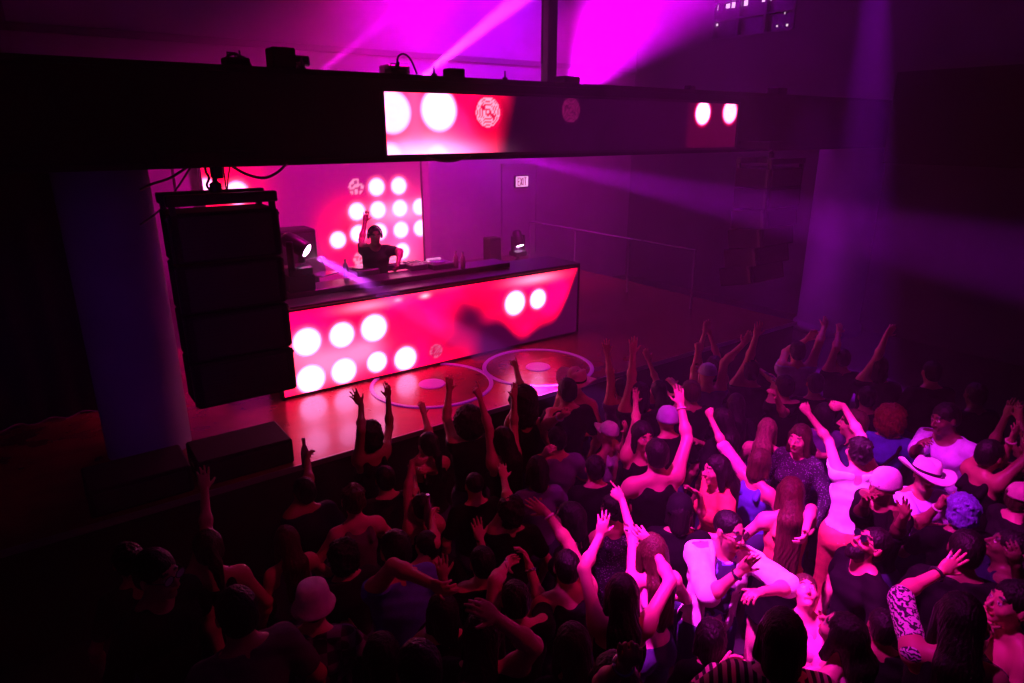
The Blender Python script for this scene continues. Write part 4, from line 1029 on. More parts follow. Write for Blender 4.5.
cu = MB(); nn = 120  # added black sheet that hides the lit back wall beside the pillar
V_ = [(XL + (5.0) * i / nn, 8.0 + .06 * math.sin(i * .9), z_) for z_ in (ZS + .01, 3.9) for i in range(nn + 1)]
cu.add(V_, [(i, i + 1, nn + 2 + i, nn + 1 + i) for i in range(nn)]); co = cu.build('dark_sheet', mat('sheet_black', (.012, .008, .012), rough=.95), None, True)
sm = co.modifiers.new('solid', 'SOLIDIFY'); sm.thickness = .02; tag(co, 'black sheet added behind the near pillar to keep that side dark', 'added sheet')
# exit sign and doorway on the back wall
e = on(522, 181.5, y=YB - .1)
ex = empty('exit_sign', (e[0], YB - .05, e[2])); tag(ex, 'small lit exit sign with red letters on the back wall', 'sign')
sw_, sh_ = .36, .24
MB().box((-sw_ / 2 - .02, -.05, -sh_ / 2 - .02), (sw_ / 2 + .02, .045, sh_ / 2 + .02), bev=.008).build('housing', M_BLACKM, ex)
MB().box((-sw_ / 2, -.056, -sh_ / 2), (sw_ / 2, -.049, sh_ / 2)).build('face', mat('exit_face', (.8, .7, .8), emit=(1, .6, .85), estr=1.0), ex)
lt = MB(); lh = .17; lw_ = .055; t_ = .022
def stroke(x0, z0, x1, z1):
    d_ = np.array([x1 - x0, 0, z1 - z0]); L_ = np.linalg.norm(d_); d_ /= L_; n_ = np.array([-d_[2], 0, d_[0]]) * t_ / 2; A = np.array([x0, -.060, z0]); B = np.array([x1, -.060, z1])
    v = []
    for yy_ in (-.062, -.055):
        for P_ in (A - n_, A + n_, B + n_, B - n_): v.append((P_[0], yy_, P_[2]))
    lt.add(v, [(0, 1, 2, 3), (7, 6, 5, 4), (0, 4, 5, 1), (1, 5, 6, 2), (2, 6, 7, 3), (3, 7, 4, 0)])
x = -.125
stroke(x, -lh / 2, x, lh / 2); [stroke(x, z_, x + lw_, z_) for z_ in (-lh / 2, 0, lh / 2)]
x = -.055; stroke(x, -lh / 2, x + lw_, lh / 2); stroke(x, lh / 2, x + lw_, -lh / 2)
x = .028; stroke(x, -lh / 2, x, lh / 2)
x = .058; stroke(x, lh / 2, x + .07, lh / 2); stroke(x + .035, -lh / 2, x + .035, lh / 2)
lt.build('lettering', mat('exit_red', (.3, .0, .02)), ex)
dd = MB().box((e[0] - .55, YB - .06, ZS), (e[0] - .47, YB, ZS + 2.15)).box((e[0] + .47, YB - .06, ZS), (e[0] + .55, YB, ZS + 2.15)).box((e[0] - .55, YB - .06, ZS + 2.07), (e[0] + .55, YB, ZS + 2.15))
S(dd.build('door_1', M_WALL))
MB().box((e[0] - .47, YB - .03, ZS + .01), (e[0] + .47, YB - .005, ZS + 2.07)).build('door_leaf', M_WALL, bpy.data.objects['door_1'])
# rail at the side of the stage
ra, rb = on(545, 252, y=11.5), on(640, 268, y=8.6)
rl = MB().tube([(8.9, 11.5, ZS + 1.0), (8.9, 7.0, ZS + 1.0)], .02, 8)
for k in range(4): rl.tube([(8.9, 7.0 + 1.5 * k, ZS), (8.9, 7.0 + 1.5 * k, ZS + 1.0)], .02, 8)
tag(rl.build('stage_railing', M_WALL), 'thin metal railing along the far side of the stage', 'railing')
# small boxes at the back of the stage
for (px, py, lab) in ((492, 240, 'dim box speaker on the stage below the exit sign'), (294, 255, 'tall dark cabinet behind the hanging speaker beside the led wall')):
    y_ = 10.2 if px > 400 else 8.7
    p = on(px, py, y=y_); r = empty('monitor_speaker', (p[0], y_, ZS)); tag(r, lab, 'speaker'); r.scale = (.5, .6, 1) if px > 400 else (1, 1, 1); hh = p[2] - ZS + (.05 if px > 400 else .35)
    MB().box((-.25, -.2, .002), (.25, .2, hh), bev=.02).build('cabinet', M_BLACK, r)
    MB().box((-.21, -.212, .05), (.21, -.198, hh - .05), bev=.004).build('grille', mat('speaker_grille', (.01, .01, .01), rough=.6), r)

# ---------------------------------------------------------------- lamps out of view, some added to brighten single areas
def area(name, loc, aim, sx, sy, power, col):
    l = bpy.data.lights.new(name, 'AREA'); l.shape = 'RECTANGLE'; l.size = sx; l.size_y = sy; l.energy = power; l.color = col
    o = bpy.data.objects.new(name, l); COL.objects.link(o); B = basis_from_z(-unit(np.array(aim, float) - np.array(loc, float)))
    o.matrix_world = Matrix([[*B[i], loc[i]] for i in range(3)] + [[0, 0, 0, 1]]); return o
# key head over the floor, magenta
KEY = np.array((.9, 2.5, 7.6)); KT = np.array((3.95, 2.0, 1.3))
spot('key_head', KEY, KT - KEY, 3900, (1.0, .014, .80), 31, 1.0, .08)
for k_, (px_, py_, zz_, pw_, cn_) in enumerate(((742, 560, 1.3, 8500, 11), (856, 482, 1.4, 13000, 7), (640, 572, 1.4, 9000, 9), (742, 470, 1.4, 3500, 9), (905, 600, 1.3, 4500, 8), (932, 462, 1.5, 3500, 8), (820, 610, 1.2, 4500, 7), (765, 655, 1.3, 4200, 7))):
    K_ = KEY + np.array((.12 * k_ - .3, .1 * (k_ % 3), .1)); spot('added_crowd_spot', K_, on(px_, py_, z=zz_) - K_, pw_ * .8, (1.0, .018, .80) if k_ > 1 else (.95, .035, 1.0), cn_, .8, .05)  # added narrow spots, each brightening one patch of the crowd
spot('far_pillar_fill', (8.6, 3.4, 6.6), np.array((11.0, 6.6, 2.4)) - np.array((8.6, 3.4, 6.6)), 800, (.62, .0, 1.0), 26, .9, .1)  # added spot that brightens the far pillar, no fixture modelled
# unseen red wash high over the floor, aimed at the crowd
spot('red_wash', (4.6, .6, 7.0), np.array((2.9, 3.0, 1.2)) - np.array((4.6, .6, 7.0)), 350, (1.0, .0, .14), 44, .9, .15)
# unseen washes added behind the fascia to brighten stage and back wall
spot('stage_wash', (4.2, 7.2, 6.2), np.array((3.6, 10, 2.2)) - np.array((4.2, 7.2, 6.2)), 3000, (1.0, .0, .42), 95, .9, .2)
spot('violet_wash', (7.2, 7.6, 5.6), np.array((8.2, 12.5, 2.5)) - np.array((7.2, 7.6, 5.6)), 1300, (1.0, .0, .75), 100, .9, .2)
spot('violet_floor', (9.5, 6.8, 7.5), np.array((7.2, 4.0, 1.0)) - np.array((9.5, 6.8, 7.5)), 330, (.60, .01, 1.0), 60, .9, .2)
spot('back_violet', (8.4, 9.6, 8.4), np.array((8.3, 13.0, 6.4)) - np.array((8.4, 9.6, 8.4)), 5600, (.50, .0, 1.0), 76, .9, .2)
spot('near_pillar_fill', (-.5, 2.5, 3.3), np.array((1.0, 6.6, 2.2)) - np.array((-.5, 2.5, 3.3)), 26, (.32, .0, 1.0), 50, .9, .1)  # added off-screen spot that tints the near pillar

# ---------------------------------------------------------------- haze
hz = MB().box((XL - .5, -3.4, -.3), (XR + .6, YB + .5, ZC + .4)).build('haze', (lambda m: m)(bpy.data.materials.new('haze')))
hm = hz.data.materials[0]; hm.use_nodes = True; nt = hm.node_tree; nt.nodes.clear()
out = nt.nodes.new('ShaderNodeOutputMaterial'); vs = nt.nodes.new('ShaderNodeVolumeScatter'); vs.inputs['Density'].default_value = HAZE if 'HAZE' in globals() else .010; vs.inputs['Anisotropy'].default_value = .2
nt.links.new(vs.outputs[0], out.inputs['Volume'])
h2 = MB().box((.3, YT + .95, ZS - .02), (XR - .05, YB - .03, ZC - .05)).build('haze', bpy.data.materials.new('stage_haze')); m2_ = h2.data.materials[0]; m2_.use_nodes = True; nt = m2_.node_tree; nt.nodes.clear()
out = nt.nodes.new('ShaderNodeOutputMaterial'); vs = nt.nodes.new('ShaderNodeVolumeScatter'); vs.inputs['Density'].default_value = .045; vs.inputs['Anisotropy'].default_value = .1
nt.links.new(vs.outputs[0], out.inputs['Volume']); tag(h2, 'thicker fog rolling over the stage behind the fascia', 'haze', kind='stuff')
tag(hz, 'thin even stage haze filling the whole room', 'haze', kind='stuff')
SC.cycles.volume_bounces = 0
SC.cycles.max_bounces = 5; SC.cycles.diffuse_bounces = 2; SC.cycles.glossy_bounces = 2
SC.cycles.use_denoising = True
SC.cycles.sample_clamp_indirect = 4
# ---------------------------------------------------------------- the dj
def cup_at(rec, which, label, kind='cup'):
    q = rec['left'] if which == 'a' else -rec['left']
    sh, el, wr, hd = rec['arms'][q]; s = rec['s']; p = rec['toW'](wr + hd * .075 * s + V3(0, .035, 0))
    o = empty(kind, tuple(p - np.array([0, 0, .05]))); tag(o, label, kind)
    if kind == 'plastic_cup': MB().lathe((0, 0, 0), [(0, .002), (.026, .002), (.028, .0), (.038, .11), (.036, .11), (.027, .006), (0, .006)], 24).build('cup_wall', mat('cup_plastic', (.8, .75, .8), rough=.2), o, True); MB().lathe((0, 0, 0), [(0, .075), (.032, .075), (.0325, .07)], 20).build('drink', mat('drink', (.5, .2, .1), rough=.1), o)
    elif kind == 'bottle': MB().lathe((0, 0, -.06), [(0, .0), (.028, .0), (.031, .01), (.031, .12), (.022, .16), (.012, .18), (.013, .23), (0, .23)], 20).build('glass_body', M_BOT, o, True); MB().lathe((0, 0, .17), [(.014, -.012), (.014, .004), (0, .004)], 16).build('cap', M_METAL, o)
    else:
        MB().box((-.036, -.005, -.02), (.036, .005, .13), bev=.004).build('case', M_PLASTIC, o); MB().box((-.033, -.0065, -.016), (.033, -.0045, .126)).build('display', mat('phone_display', (.1, .1, .12), emit=(.5, .15, .6), estr=.5), o)

CM['graphic'] = mat('cloth_graphic', (.02, .015, .05), rough=.8)
def graphic():
    m = CM['graphic']; nt = m.node_tree; N = nt.nodes; L = nt.links; b = N['Principled BSDF']
    tc = N.new('ShaderNodeTexCoord'); t = N.new('ShaderNodeTexNoise'); t.inputs['Scale'].default_value = 9
    r = N.new('ShaderNodeValToRGB'); r.color_ramp.interpolation = 'CONSTANT'
    for p_, c_ in ((0, (.015, .01, .05)), (.5, (.12, .07, .5)), (.56, (.6, .45, .7))):
        e = r.color_ramp.elements.new(p_) if p_ else r.color_ramp.elements[0]; e.color = (*c_, 1)
    r.color_ramp.elements[-1].position = 1.0; r.color_ramp.elements[-1].color = (.6, .45, .7, 1)
    L.new(tc.outputs['Object'], t.inputs['Vector']); L.new(t.outputs['Fac'], r.inputs[0]); L.new(r.outputs[0], b.inputs['Base Color'])
graphic()

def open_shirt(cn, fr=1.0):
    def fn(body, k):
        pr_ = k['pick']('torso', 'pelvis', 'girdle'); up = k['up']; s = k['s']
        for q in (-1, 1): pr_ += k['sleeve'](q, fr, 0, .011)
        car = [('e', up(0, .17, 1.18), (.075 * s, .16 * s, .55 * s), k['U'], .02, 'x')]
        v, f = field(pr_, k['vox'] * 1.1, infl=.016 * s, cuts=[('p', up(0, 0, .84), -(k['U'] @ V3(0, 0, 1))), ('s', up(0, .055, 1.525), .09 * s), ('p', up(0, 0, 1.50), k['U'] @ V3(0, 0, 1))], fold=.005, seed=3, carve=car)
        o = mesh_obj('open_shirt', v, f, CM[cn], body, True)
        for q in (-1, 1):
            c0, c1 = up(q * .075, -.03, 1.51), up(q * .075, .115, 1.38)
            MB().tube([c0, up(q * .085, .06, 1.49), c1], [.018, .020, .012], 8).build('collar', CM[cn], o, True)
    return fn
def sleeves(cn, fu=1.0, which='ab'):
    def fn(body, k):
        for w_ in which:
            q = k['left'] if w_ == 'a' else -k['left']
            pr_ = k['sleeve'](q, fu, 0, .012)
            v, f = field(pr_, k['vox'] * 1.1, infl=.004, fold=.004, seed=1); mesh_obj('sleeve', v, f, CM[cn], body, True)
    return fn
def headphones(body, k):
    hp, s = k['hpnt'], k['s']; g = MB()
    g.tube([hp(.092 * math.cos(t), -.01, .02 + .115 * math.sin(t)) for t in np.linspace(0, PI, 17)], .009, 8); o = g.build('headphones', M_PLASTIC, body, True)
    for q in (-1, 1): MB().tube([hp(q * .075, -.01, 0), hp(q * .10, -.01, 0)], [.036, .030], 20).build('ear_cup', M_PLASTIC, o)
def bag_strap(cn, sgn=1):
    def fn(body, k):
        up = k['up']; pts = [up(sgn * .13, -.03, 1.47), up(sgn * .09, -.135, 1.38), up(0, -.145, 1.25), up(-sgn * .10, -.13, 1.10), up(-sgn * .16, -.05, 1.02)]
        MB().tube(pts, .014, 6).build('bag_strap', CM[cn], body, True)
    return fn

N_ = 'near'
AFTER = []
person('dj behind the decks in a dark shirt with headphones, one hand raised high', 375, 236, face=170, h=1.735, skin='brown', floor=ZS, lean=5, turn=0, a=(365, 222, 'open', 361, 243, 'far'), b=(398, 264, 'relax', 400, 252, 'near'), hair=('buzz', 'black'), top=('tee', 'black'), extra=headphones, vox=.011)

# ---------------------------------------------------------------- the lit part of the floor
person('shouting man in glasses with cropped hair and an open white shirt over a graphic tee', 736, 534, face=160, h=1.80, skin='tan', turn=-32, tilt=4, mouth=True, a=(744, 574, 'open', 706, 620, N_, .66), b=(766, 594, 'relax', 808, 592, N_, .66), hair=('buzz', 'black'), top=('tee', 'graphic'), glasses='clear', bracelet=('a', 'watch'), extra=open_shirt('white', .95), side=-6)
person('woman in a glowing white tee with both arms flung overhead, coral trousers', 862, 452, face=-20, h=1.74, sex='f', skin='fair', a=(811, 414, 'fist', 838, 453, 'far'), b=(845, 404, 'fist', 871, 436, 'far', .8, (836, 407)), hair=('bun', 'black'), top=('tee', 'white'), bot=('trousers', 'coral'), turn=-10)
person('man in a pale beanie and black top holding his spread fingers before his cheek', 884, 486, face=-140, h=1.72, skin='brown', a=(866, 500, 'relax', 856, 522, N_), b=(904, 516, 'spread', 893, 545, N_), hat=('beanie', 'white'), hair=('none', 'black'), top=('long', 'black'), beard='short', extra=None)
person('bearded man in dark sunglasses tipping his face up to the ceiling, black shirt', 868, 545, face=-125, h=1.74, skin='tan', tilt=38, a='down', b='bent', glasses='sun', hair=('short', 'black'), top=('tee', 'black'), beard='full')
person('person with a big head of red curls and a blue top seen from behind', 897, 427, face=-5, h=1.70, skin='fair', a='bent', b='bent', hair=('afro', 'red'), top=('tee', 'blue'), extra=bag_strap('black'))
person('tall man in a loose lilac shirt facing the room, looking down', 938, 412, face=-150, h=1.84, skin='dark', tilt=-8, turn=15, side=6, a=(917, 440, 'relax', 909, 452, N_), b='down', hair=('short', 'black'), top=('shirt', 'lilac'))
person('person in a white cowboy hat pointing one finger up beside it', 926, 477, face=150, h=1.66, skin='brown', tilt=8, roll=-14, a=(940, 506, 'point', 918, 530, N_, .75, (948, 494)), b='chest', hat=('cowboy', 'white'), hair=('short', 'black'), top=('tee', 'lilac'), bracelet=('a', 'white'))
person('person with a violet dyed crop seen from behind, dark top', 968, 517, face=-25, h=1.70, skin='brown', a='chest', b='chest', hair=('curly', 'violet'), top=('tee', 'black'))
person('dark long-haired dancer in zebra print sleeves stretching a spread hand out over heads', 952, 612, face=-15, h=1.74, sex='f', skin='tan', a=(936, 568, 'spread', 899, 590, 'far', .9, (960, 556)), b='bent', hair=('long', 'black'), top=('halter', 'black'), extra=sleeves('zebra', .92, 'a'), bracelet=('a', 'watch'))
person('dancer in a pink peaked cap cut off by the picture edge, beside raised arms', 1016, 497, face=60, h=1.70, skin='fair', a='chest', b='down', hat=('cap', 'pink'), hair=('short', 'brown'), top=('tee', 'charcoal'))
person('woman in black at the edge of the light raising a bent arm with open palm', 984, 455, face=40, h=1.68, sex='f', skin='brown', a=(1002, 416, 'spread', 986, 446, 'far'), b=(1016, 420, 'wave', 1030, 450, 'far'), hair=('short', 'black'), top=('tank', 'black'))
person('dancer in black near the edge with both forearms crossed upward under a bangle', 1020, 446, face=-60, h=1.74, sex='f', skin='tan', a=(1008, 438, 'wave', 995, 462, N_), b=(1040, 405, 'open'), hair=('pony', 'black'), top=('tank', 'black'), bracelet=('a', 'pink'))
person('bare shouldered woman at the picture edge in a sequin top and beads', 1004, 600, face=-130, h=1.66, sex='f', skin='tan', tilt=10, a=(976, 628, 'relax', 968, 655, N_), b='chest', hair=('short', 'black'), top=('bra', 'sequin'), bracelet=('a', 'metal'))
person('dancer in dark blue between zebra sleeves and violet hair, face turned up', 1000, 540, face=-100, h=1.62, skin='dark', tilt=20, a='chest', b=(1012, 560, 'relax', 1016, 585, N_), hair=('short', 'black'), top=('tee', 'navy'))
person('woman with straight auburn hair down her back in a coral camisole', 787, 492, face=-12, h=1.66, sex='f', skin='fair', a='bent', b=(803, 532, 'relax', 808, 512, N_), hair=('verylong', 'auburn'), top=('tank', 'coral'), bot=('skirt', 'black'))
person('woman in a violet tank top and swept-up hair raising one arm with a sparkling ring', 751, 461, face=35, h=1.70, sex='f', skin='fair', tilt=-5, a=(699, 408, 'fist', 707, 452, 'far', .97), b='bent', hair=('bob', 'brown'), top=('tank', 'blue'), extra=sleeves('pink', .98, 'a'))
person('smiling woman in a coral blouse with dark hair resting a hand on a dark head', 706, 468, face=-120, h=1.66, sex='f', skin='fair', a=(694, 494, 'spread', 703, 512, N_, .6, (680, 482)), b='bent', hair=('long', 'black'), top=('tee', 'coral'), roll=8)
person('broad person in black beanie, back turned, in front of the coral blouse', 679, 512, face=-8, h=1.80, skin='brown', a='down', b='down', hair=('bob', 'black'), top=('tee', 'black'), hat=('beanie', 'black'))
person('broad man in black with a square neckline raising one bare arm straight up', 660, 455, face=-20, h=1.84, skin='fair', a='bent', b=(683, 406, 'open', 692, 442, 'far', .97), hair=('short', 'black'), top=('tank', 'black'), bracelet=('b', 'pink'))
person('dancer in a white cap and white tank top, one arm bent up by the cap', 617, 435, face=-60, h=1.64, sex='f', skin='tan', tilt=15, a='down', b=(631, 434, 'wave', 632, 458, N_), hat=('cap', 'white'), hair=('none', 'black'), top=('crop', 'white'))
person('woman with long dark hair and bare arms lifted in an arch, back turned', 612, 592, face=-10, h=1.70, sex='f', skin='fair', a=(594, 535, 'wave', 577, 570, 'far', .9, (604, 518)), b=(646, 543, 'wave', 672, 578, 'far', .9, (628, 522)), hair=('verylong', 'black'), top=('bra', 'black'), bot=('skirt', 'black'), bracelet=('b', 'white'))
person('woman with brown hair over her shoulder reaching one long arm toward the stage', 660, 552, face=-35, h=1.72, sex='f', skin='fair', a=(628, 501, 'point', 640, 538, 'far', .97, (608, 485)), b='bent', hair=('long', 'brown'), top=('tank', 'pink'))
person('woman in a purple sequin dress half hidden behind raised hands', 620, 512, face=-30, h=1.62, sex='f', skin='tan', a='bent', b='bent', hair=('bun', 'black'), top=('dress', 'sequin'))
person('dark-haired dancer in bold striped sleeves, head bowed away from the room', 781, 632, face=-15, h=1.70, skin='fair', a='bent', b='bent', hair=('bob', 'black'), top=('long', 'striped'))
person('woman in a pink lace top with a bare shoulder, tilting her dark head back', 846, 630, face=-70, h=1.66, sex='f', skin='fair', tilt=22, a='bent', b='down', hair=('long', 'black'), top=('crop', 'pink'), side=-8)
person('laughing woman in pink lace leaning back between two dark heads', 815, 602, face=165, h=1.52, sex='f', skin='fair', tilt=30, lean=-22, a='chest', b='down', hair=('short', 'brown'), top=('crop', 'pink'))
person('smiling woman with long hair in a sequin top facing the room', 803, 438, face=-155, h=1.60, sex='f', skin='fair', a='down', b='down', hair=('long', 'brown'), top=('long', 'sequin'))
person('person in navy standing behind the long-armed dancer, face in profile', 848, 423, face=-80, h=1.72, skin='fair', a='down', b='bent', hair=('short', 'brown'), top=('tee', 'navy'))
person('person with blurred blond hair, back turned, behind the smiling woman', 771, 430, face=10, h=1.58, sex='f', skin='fair', a='down', b='bent', hair=('long', 'blond'), top=('tank', 'charcoal'))
person('person at the picture edge above the pink cap, dark hair, dark shirt', 975, 560, face=-10, h=1.60, skin='dark', a='down', b='down', hair=('short', 'black'), top=('tee', 'black'))
person('long-haired woman in dark clothes low between glasses man and striped sleeves', 700, 640, face=-25, h=1.50, sex='f', skin='fair', a='down', b='bent', hair=('bob', 'black'), top=('tee', 'black'))
person('dark-shirted man at the bottom edge before the zebra sleeves', 872, 632, face=-20, h=1.60, skin='brown', a='down', b='down', hair=('short', 'black'), top=('tee', 'black'))

# ---------------------------------------------------------------- middle and far floor
person('person in profile with lit cheek and dark hair near the arched arms', 579, 519, face=-75, h=1.66, sex='f', skin='fair', a='down', b='down', hair=('bob', 'black'), top=('tee', 'charcoal'))
person('dancer in black stretching an arm with a glowing wristband, elbow out', 556, 568, face=-20, h=1.70, skin='tan', a='down', b=(534, 501, 'open', 562, 522, 'far', .85, (512, 490)), hair=('short', 'black'), top=('tank', 'black'), bracelet=('b', 'pink'))
person('dancer with one palm lifted above the wristband arm, black top', 520, 512, face=-15, h=1.66, skin='tan', a=(510, 480, 'open', 516, 505, 'far', .8), b='down', hair=('curly', 'black'), top=('tee', 'black'))
person('person clapping with both hands over the head in the dark, ring shining', 505, 600, face=-15, h=1.74, skin='fair', a=(500, 566, 'relax', 486, 590, 'far', .8), b=(523, 566, 'relax', 532, 600, 'far', .8), hair=('short', 'black'), top=('tee', 'black'), bracelet=('b', 'metal'))
person('person in black with a pink forearm folded low in the dark', 486, 632, face=10, h=1.68, skin='fair', a='down', b=(498, 618, 'relax', 528, 645, N_), hair=('long', 'black'), top=('tee', 'black'))
person('dancer lifting a lit palm in the dark, knuckles toward the stage', 472, 565, face=-20, h=1.70, skin='tan', a=(474, 541, 'open', 480, 570, 'far', .7), b='down', hair=('short', 'black'), top=('tee', 'black'))
person('dancer with a raised cupped hand beside a blue sleeve in the dark', 452, 605, face=-20, h=1.66, skin='tan', a=(449, 574, 'open', 455, 600, 'far', .7), b='down', hair=('bob', 'black'), top=('tee', 'black'))
person('person in a bright blue tee with a bare forearm slanting down', 405, 540, face=-25, h=1.70, skin='tan', a=(436, 577, 'relax', 404, 562, N_), b='down', hair=('short', 'black'), top=('tee', 'blue'))
person('person in a pale bucket hat and plaid shirt standing apart in the dark', 324, 601, face=15, h=1.52, skin='fair', a='down', b='bent', hat=('bucket', 'white'), hair=('short', 'black'), top=('shirt', 'plaid'))
person('silhouetted dancer with both forearms raised before the glowing stage floor, curly hair', 378, 436, face=-30, h=1.72, sex='f', skin='brown', a=(367, 405, 'spread', 368, 430, 'far', .8, (356, 397)), b=(394, 398, 'wave', 398, 428, 'far', .9, (387, 379)), hair=('curly', 'black'), top=('tank', 'black'))
person('silhouetted dancer with thin arm up before the near ring light', 418, 446, face=-30, h=1.66, sex='f', skin='tan', a=(418, 415, 'open', 421, 440, 'far', .9), b=(418, 470, 'relax', 402, 475, N_), hair=('pony', 'black'), top=('tank', 'black'))
person('round-haired dark silhouette before the near ring light, one slim arm straight up', 478, 423, face=-25, h=1.74, skin='tan', a=(455, 392, 'open', 452, 425, 'far', .98), b='down', hair=('afro', 'black'), top=('tee', 'black'))
person('dancer leaning with arm thrown toward the stage, bright fingertip', 498, 440, face=-40, h=1.64, sex='f', skin='tan', a=(476, 390, 'point', 490, 410, 'far', .97), b=(512, 398, 'open', 510, 425, 'far'), hair=('long', 'black'), top=('tank', 'black'))
person('dancer with a tall cloud of curls against the glowing ring, arm pointing left', 527, 402, face=-30, h=1.78, sex='f', skin='brown', a=(519, 368, 'point', 527, 388, 'far', .9), b='down', hair=('bigcurl', 'black'), top=('tank', 'black'))
person('dark-haired man in front of the pale wide hat, forearm folded with white cuff', 568, 391, face=-25, h=1.80, skin='tan', a=(562, 416, 'fist', 545, 428, N_), b='down', hair=('short', 'black'), top=('tee', 'black'), bracelet=('a', 'white'))
person('dancer in a pale wide brimmed hat facing the room from the far row', 585, 384, face=-150, h=1.74, skin='fair', a='down', b='bent', hat=('cowboy', 'pink'), hair=('short', 'brown'), top=('tank', 'charcoal'), roll=-8)
person('dancer in purple by the white cuff, glass catching the light', 562, 440, face=-20, h=1.66, skin='tan', a=(548, 455, 'cup', 540, 470, N_), b='bent', hair=('short', 'black'), top=('tee', 'purple'))
person('far dancer with an arm stretched up and out over the pale hat', 616, 390, face=-30, h=1.70, skin='tan', a=(604, 352, 'spread', 614, 375, 'far', .98), b='down', hair=('short', 'black'), top=('tee', 'purple'))
person('far dancer holding one arm perfectly straight up against the dark wall', 640, 394, face=-20, h=1.70, skin='tan', a=(636, 335, 'open', 637, 365, 'far', .98), b='down', hair=('bob', 'black'), top=('tee', 'black'))
person('far dancer pointing both forearms up beside the straight arm', 664, 392, face=-30, h=1.66, sex='f', skin='tan', a=(652, 362, 'wave', 662, 378, 'far'), b=(672, 396, 'open', 680, 400, 'far'), hair=('long', 'black'), top=('tee', 'black'))
person('dancer with open hand raised below the straight arm, dark hair', 645, 436, face=150, h=1.68, sex='f', skin='tan', a=(637, 402, 'spread', 636, 425, 'far'), b='down', hair=('long', 'black'), top=('tank', 'black'))
person('person in a lilac beanie among far raised arms', 657, 420, face=-30, h=1.76, skin='tan', a='down', b='down', hat=('beanie', 'lilac'), hair=('none', 'black'), top=('tee', 'black'))
person('far dancer in a lilac cap beneath a cluster of raised arms', 711, 376, face=-20, h=1.74, skin='tan', a=(700, 352, 'fist', 698, 372, 'far'), b=(745, 345, 'wave', 727, 352, 'far'), hat=('cap', 'lilac'), hair=('none', 'black'), top=('tee', 'purple'))
person('far dancer lifting both hands together high above the lilac cap', 728, 368, face=-15, h=1.76, sex='f', skin='tan', a=(713, 334, 'open', 708, 355, 'far'), b=(717, 332, 'open', 727, 352, 'far'), hair=('bob', 'black'), top=('tank', 'black'))
person('far dancer with one arm swung up in a curve before the dark wall', 743, 372, face=-10, h=1.78, skin='tan', a=(753, 332, 'wave', 762, 350, 'far'), b='down', hair=('short', 'black'), top=('tee', 'black'))
person('far dancer with spiky spread fingers and a lit wrist', 770, 385, face=-30, h=1.70, sex='f', skin='tan', a=(750, 368, 'spread', 765, 380, 'far', .9, (740, 360)), b=(768, 396, 'relax', 772, 410, N_), hair=('short', 'black'), top=('tee', 'black'))
person('dancer with a raised hand before the broad bare-armed man', 690, 392, face=-30, h=1.72, skin='tan', a=(674, 385, 'wave', 683, 395, 'far'), b='down', hair=('short', 'brown'), top=('tee', 'black'))
person('person in black with a lit chin looking up behind the raised arms', 722, 420, face=-60, h=1.66, sex='f', skin='tan', tilt=12, a='down', b='chest', hair=('long', 'black'), top=('tee', 'black'))
person('dim dancer holding both arms over the head against the far pillar', 797, 352, face=-20, h=1.74, skin='fair', a=(806, 340, 'wave', 786, 352, 'far', .8), b=(824, 328, 'open', 818, 345, 'far'), hair=('short', 'black'), top=('shirt', 'lilac'))
person('dim dancer with an arm raised stiffly just past the far pillar', 856, 360, face=-20, h=1.70, skin='fair', a=(847, 334, 'wave', 847, 352, 'far'), b='down', hair=('short', 'black'), top=('tee', 'charcoal'), bracelet=('a', 'pink'))
person('dim far dancer flicking one hand out, last of the back row', 868, 366, face=-20, h=1.68, skin='fair', a=(880, 335, 'wave', 872, 350, 'far', .97, (890, 331)), b='down', hair=('bob', 'black'), top=('tee', 'charcoal'))
person('dim person in grey behind the red curls, back turned', 862, 398, face=-15, h=1.70, skin='tan', a='down', b='bent', hair=('short', 'black'), top=('tee', 'charcoal'))
person('shadowed dancer in the middle of the far floor with dark long hair', 735, 405, face=-15, h=1.64, sex='f', skin='tan', a='bent', b='down', hair=('long', 'black'), top=('tee', 'charcoal'))
person('dim person in black in front of the far pillar, hands low', 820, 385, face=-15, h=1.72, skin='tan', a='bent', b='bent', hair=('short', 'black'), top=('tee', 'black'))
person('person in purple with folded arms beside the blond hair', 822, 415, face=-20, h=1.66, sex='f', skin='tan', a='chest', b='down', hair=('bob', 'black'), top=('tee', 'purple'))

# ---------------------------------------------------------------- the dark side of the floor
person('shadowed person cradling both arms over the head, strappy back', 362, 500, face=-15, h=1.68, sex='f', skin='fair', a='bent', b='bent', hair=('bun', 'brown'), top=('tank', 'grey'))
person('shadowed person crossing thin forearms high in front of the stage', 432, 520, face=-20, h=1.68, sex='f', skin='tan', a=(418, 468, 'relax', 402, 478, 'far', .97, (425, 462)), b=(420, 484, 'relax', 426, 510, 'far'), hair=('pony', 'black'), top=('tank', 'black'))
ib = person('shadowed person holding a glinting drink up against the stage edge', 318, 492, face=-25, h=1.72, skin='brown', a=(316, 462, 'cup', 322, 482, 'far', .9), b='down', hair=('short', 'black'), top=('tee', 'navy'))
AFTER.append((ib, 'clear bottle held up before the red stage floor near its edge', 'bottle'))
ic = person('shadowed person gripping a bottle that glints violet, head low', 440, 560, face=-30, h=1.64, skin='tan', a=(440, 528, 'cup', 448, 550, 'far', .8), b='down', hair=('short', 'black'), top=('tee', 'black'))
AFTER.append((ic, 'bottle glinting violet in the dark middle of the crowd', 'bottle'))
person('shadowed person by the near pillar with one arm straight up', 222, 548, face=-10, h=1.74, sex='f', skin='tan', a=(213, 490, 'open', 218, 520, 'far', .97), b='down', hair=('pony', 'brown'), top=('tank', 'charcoal'))
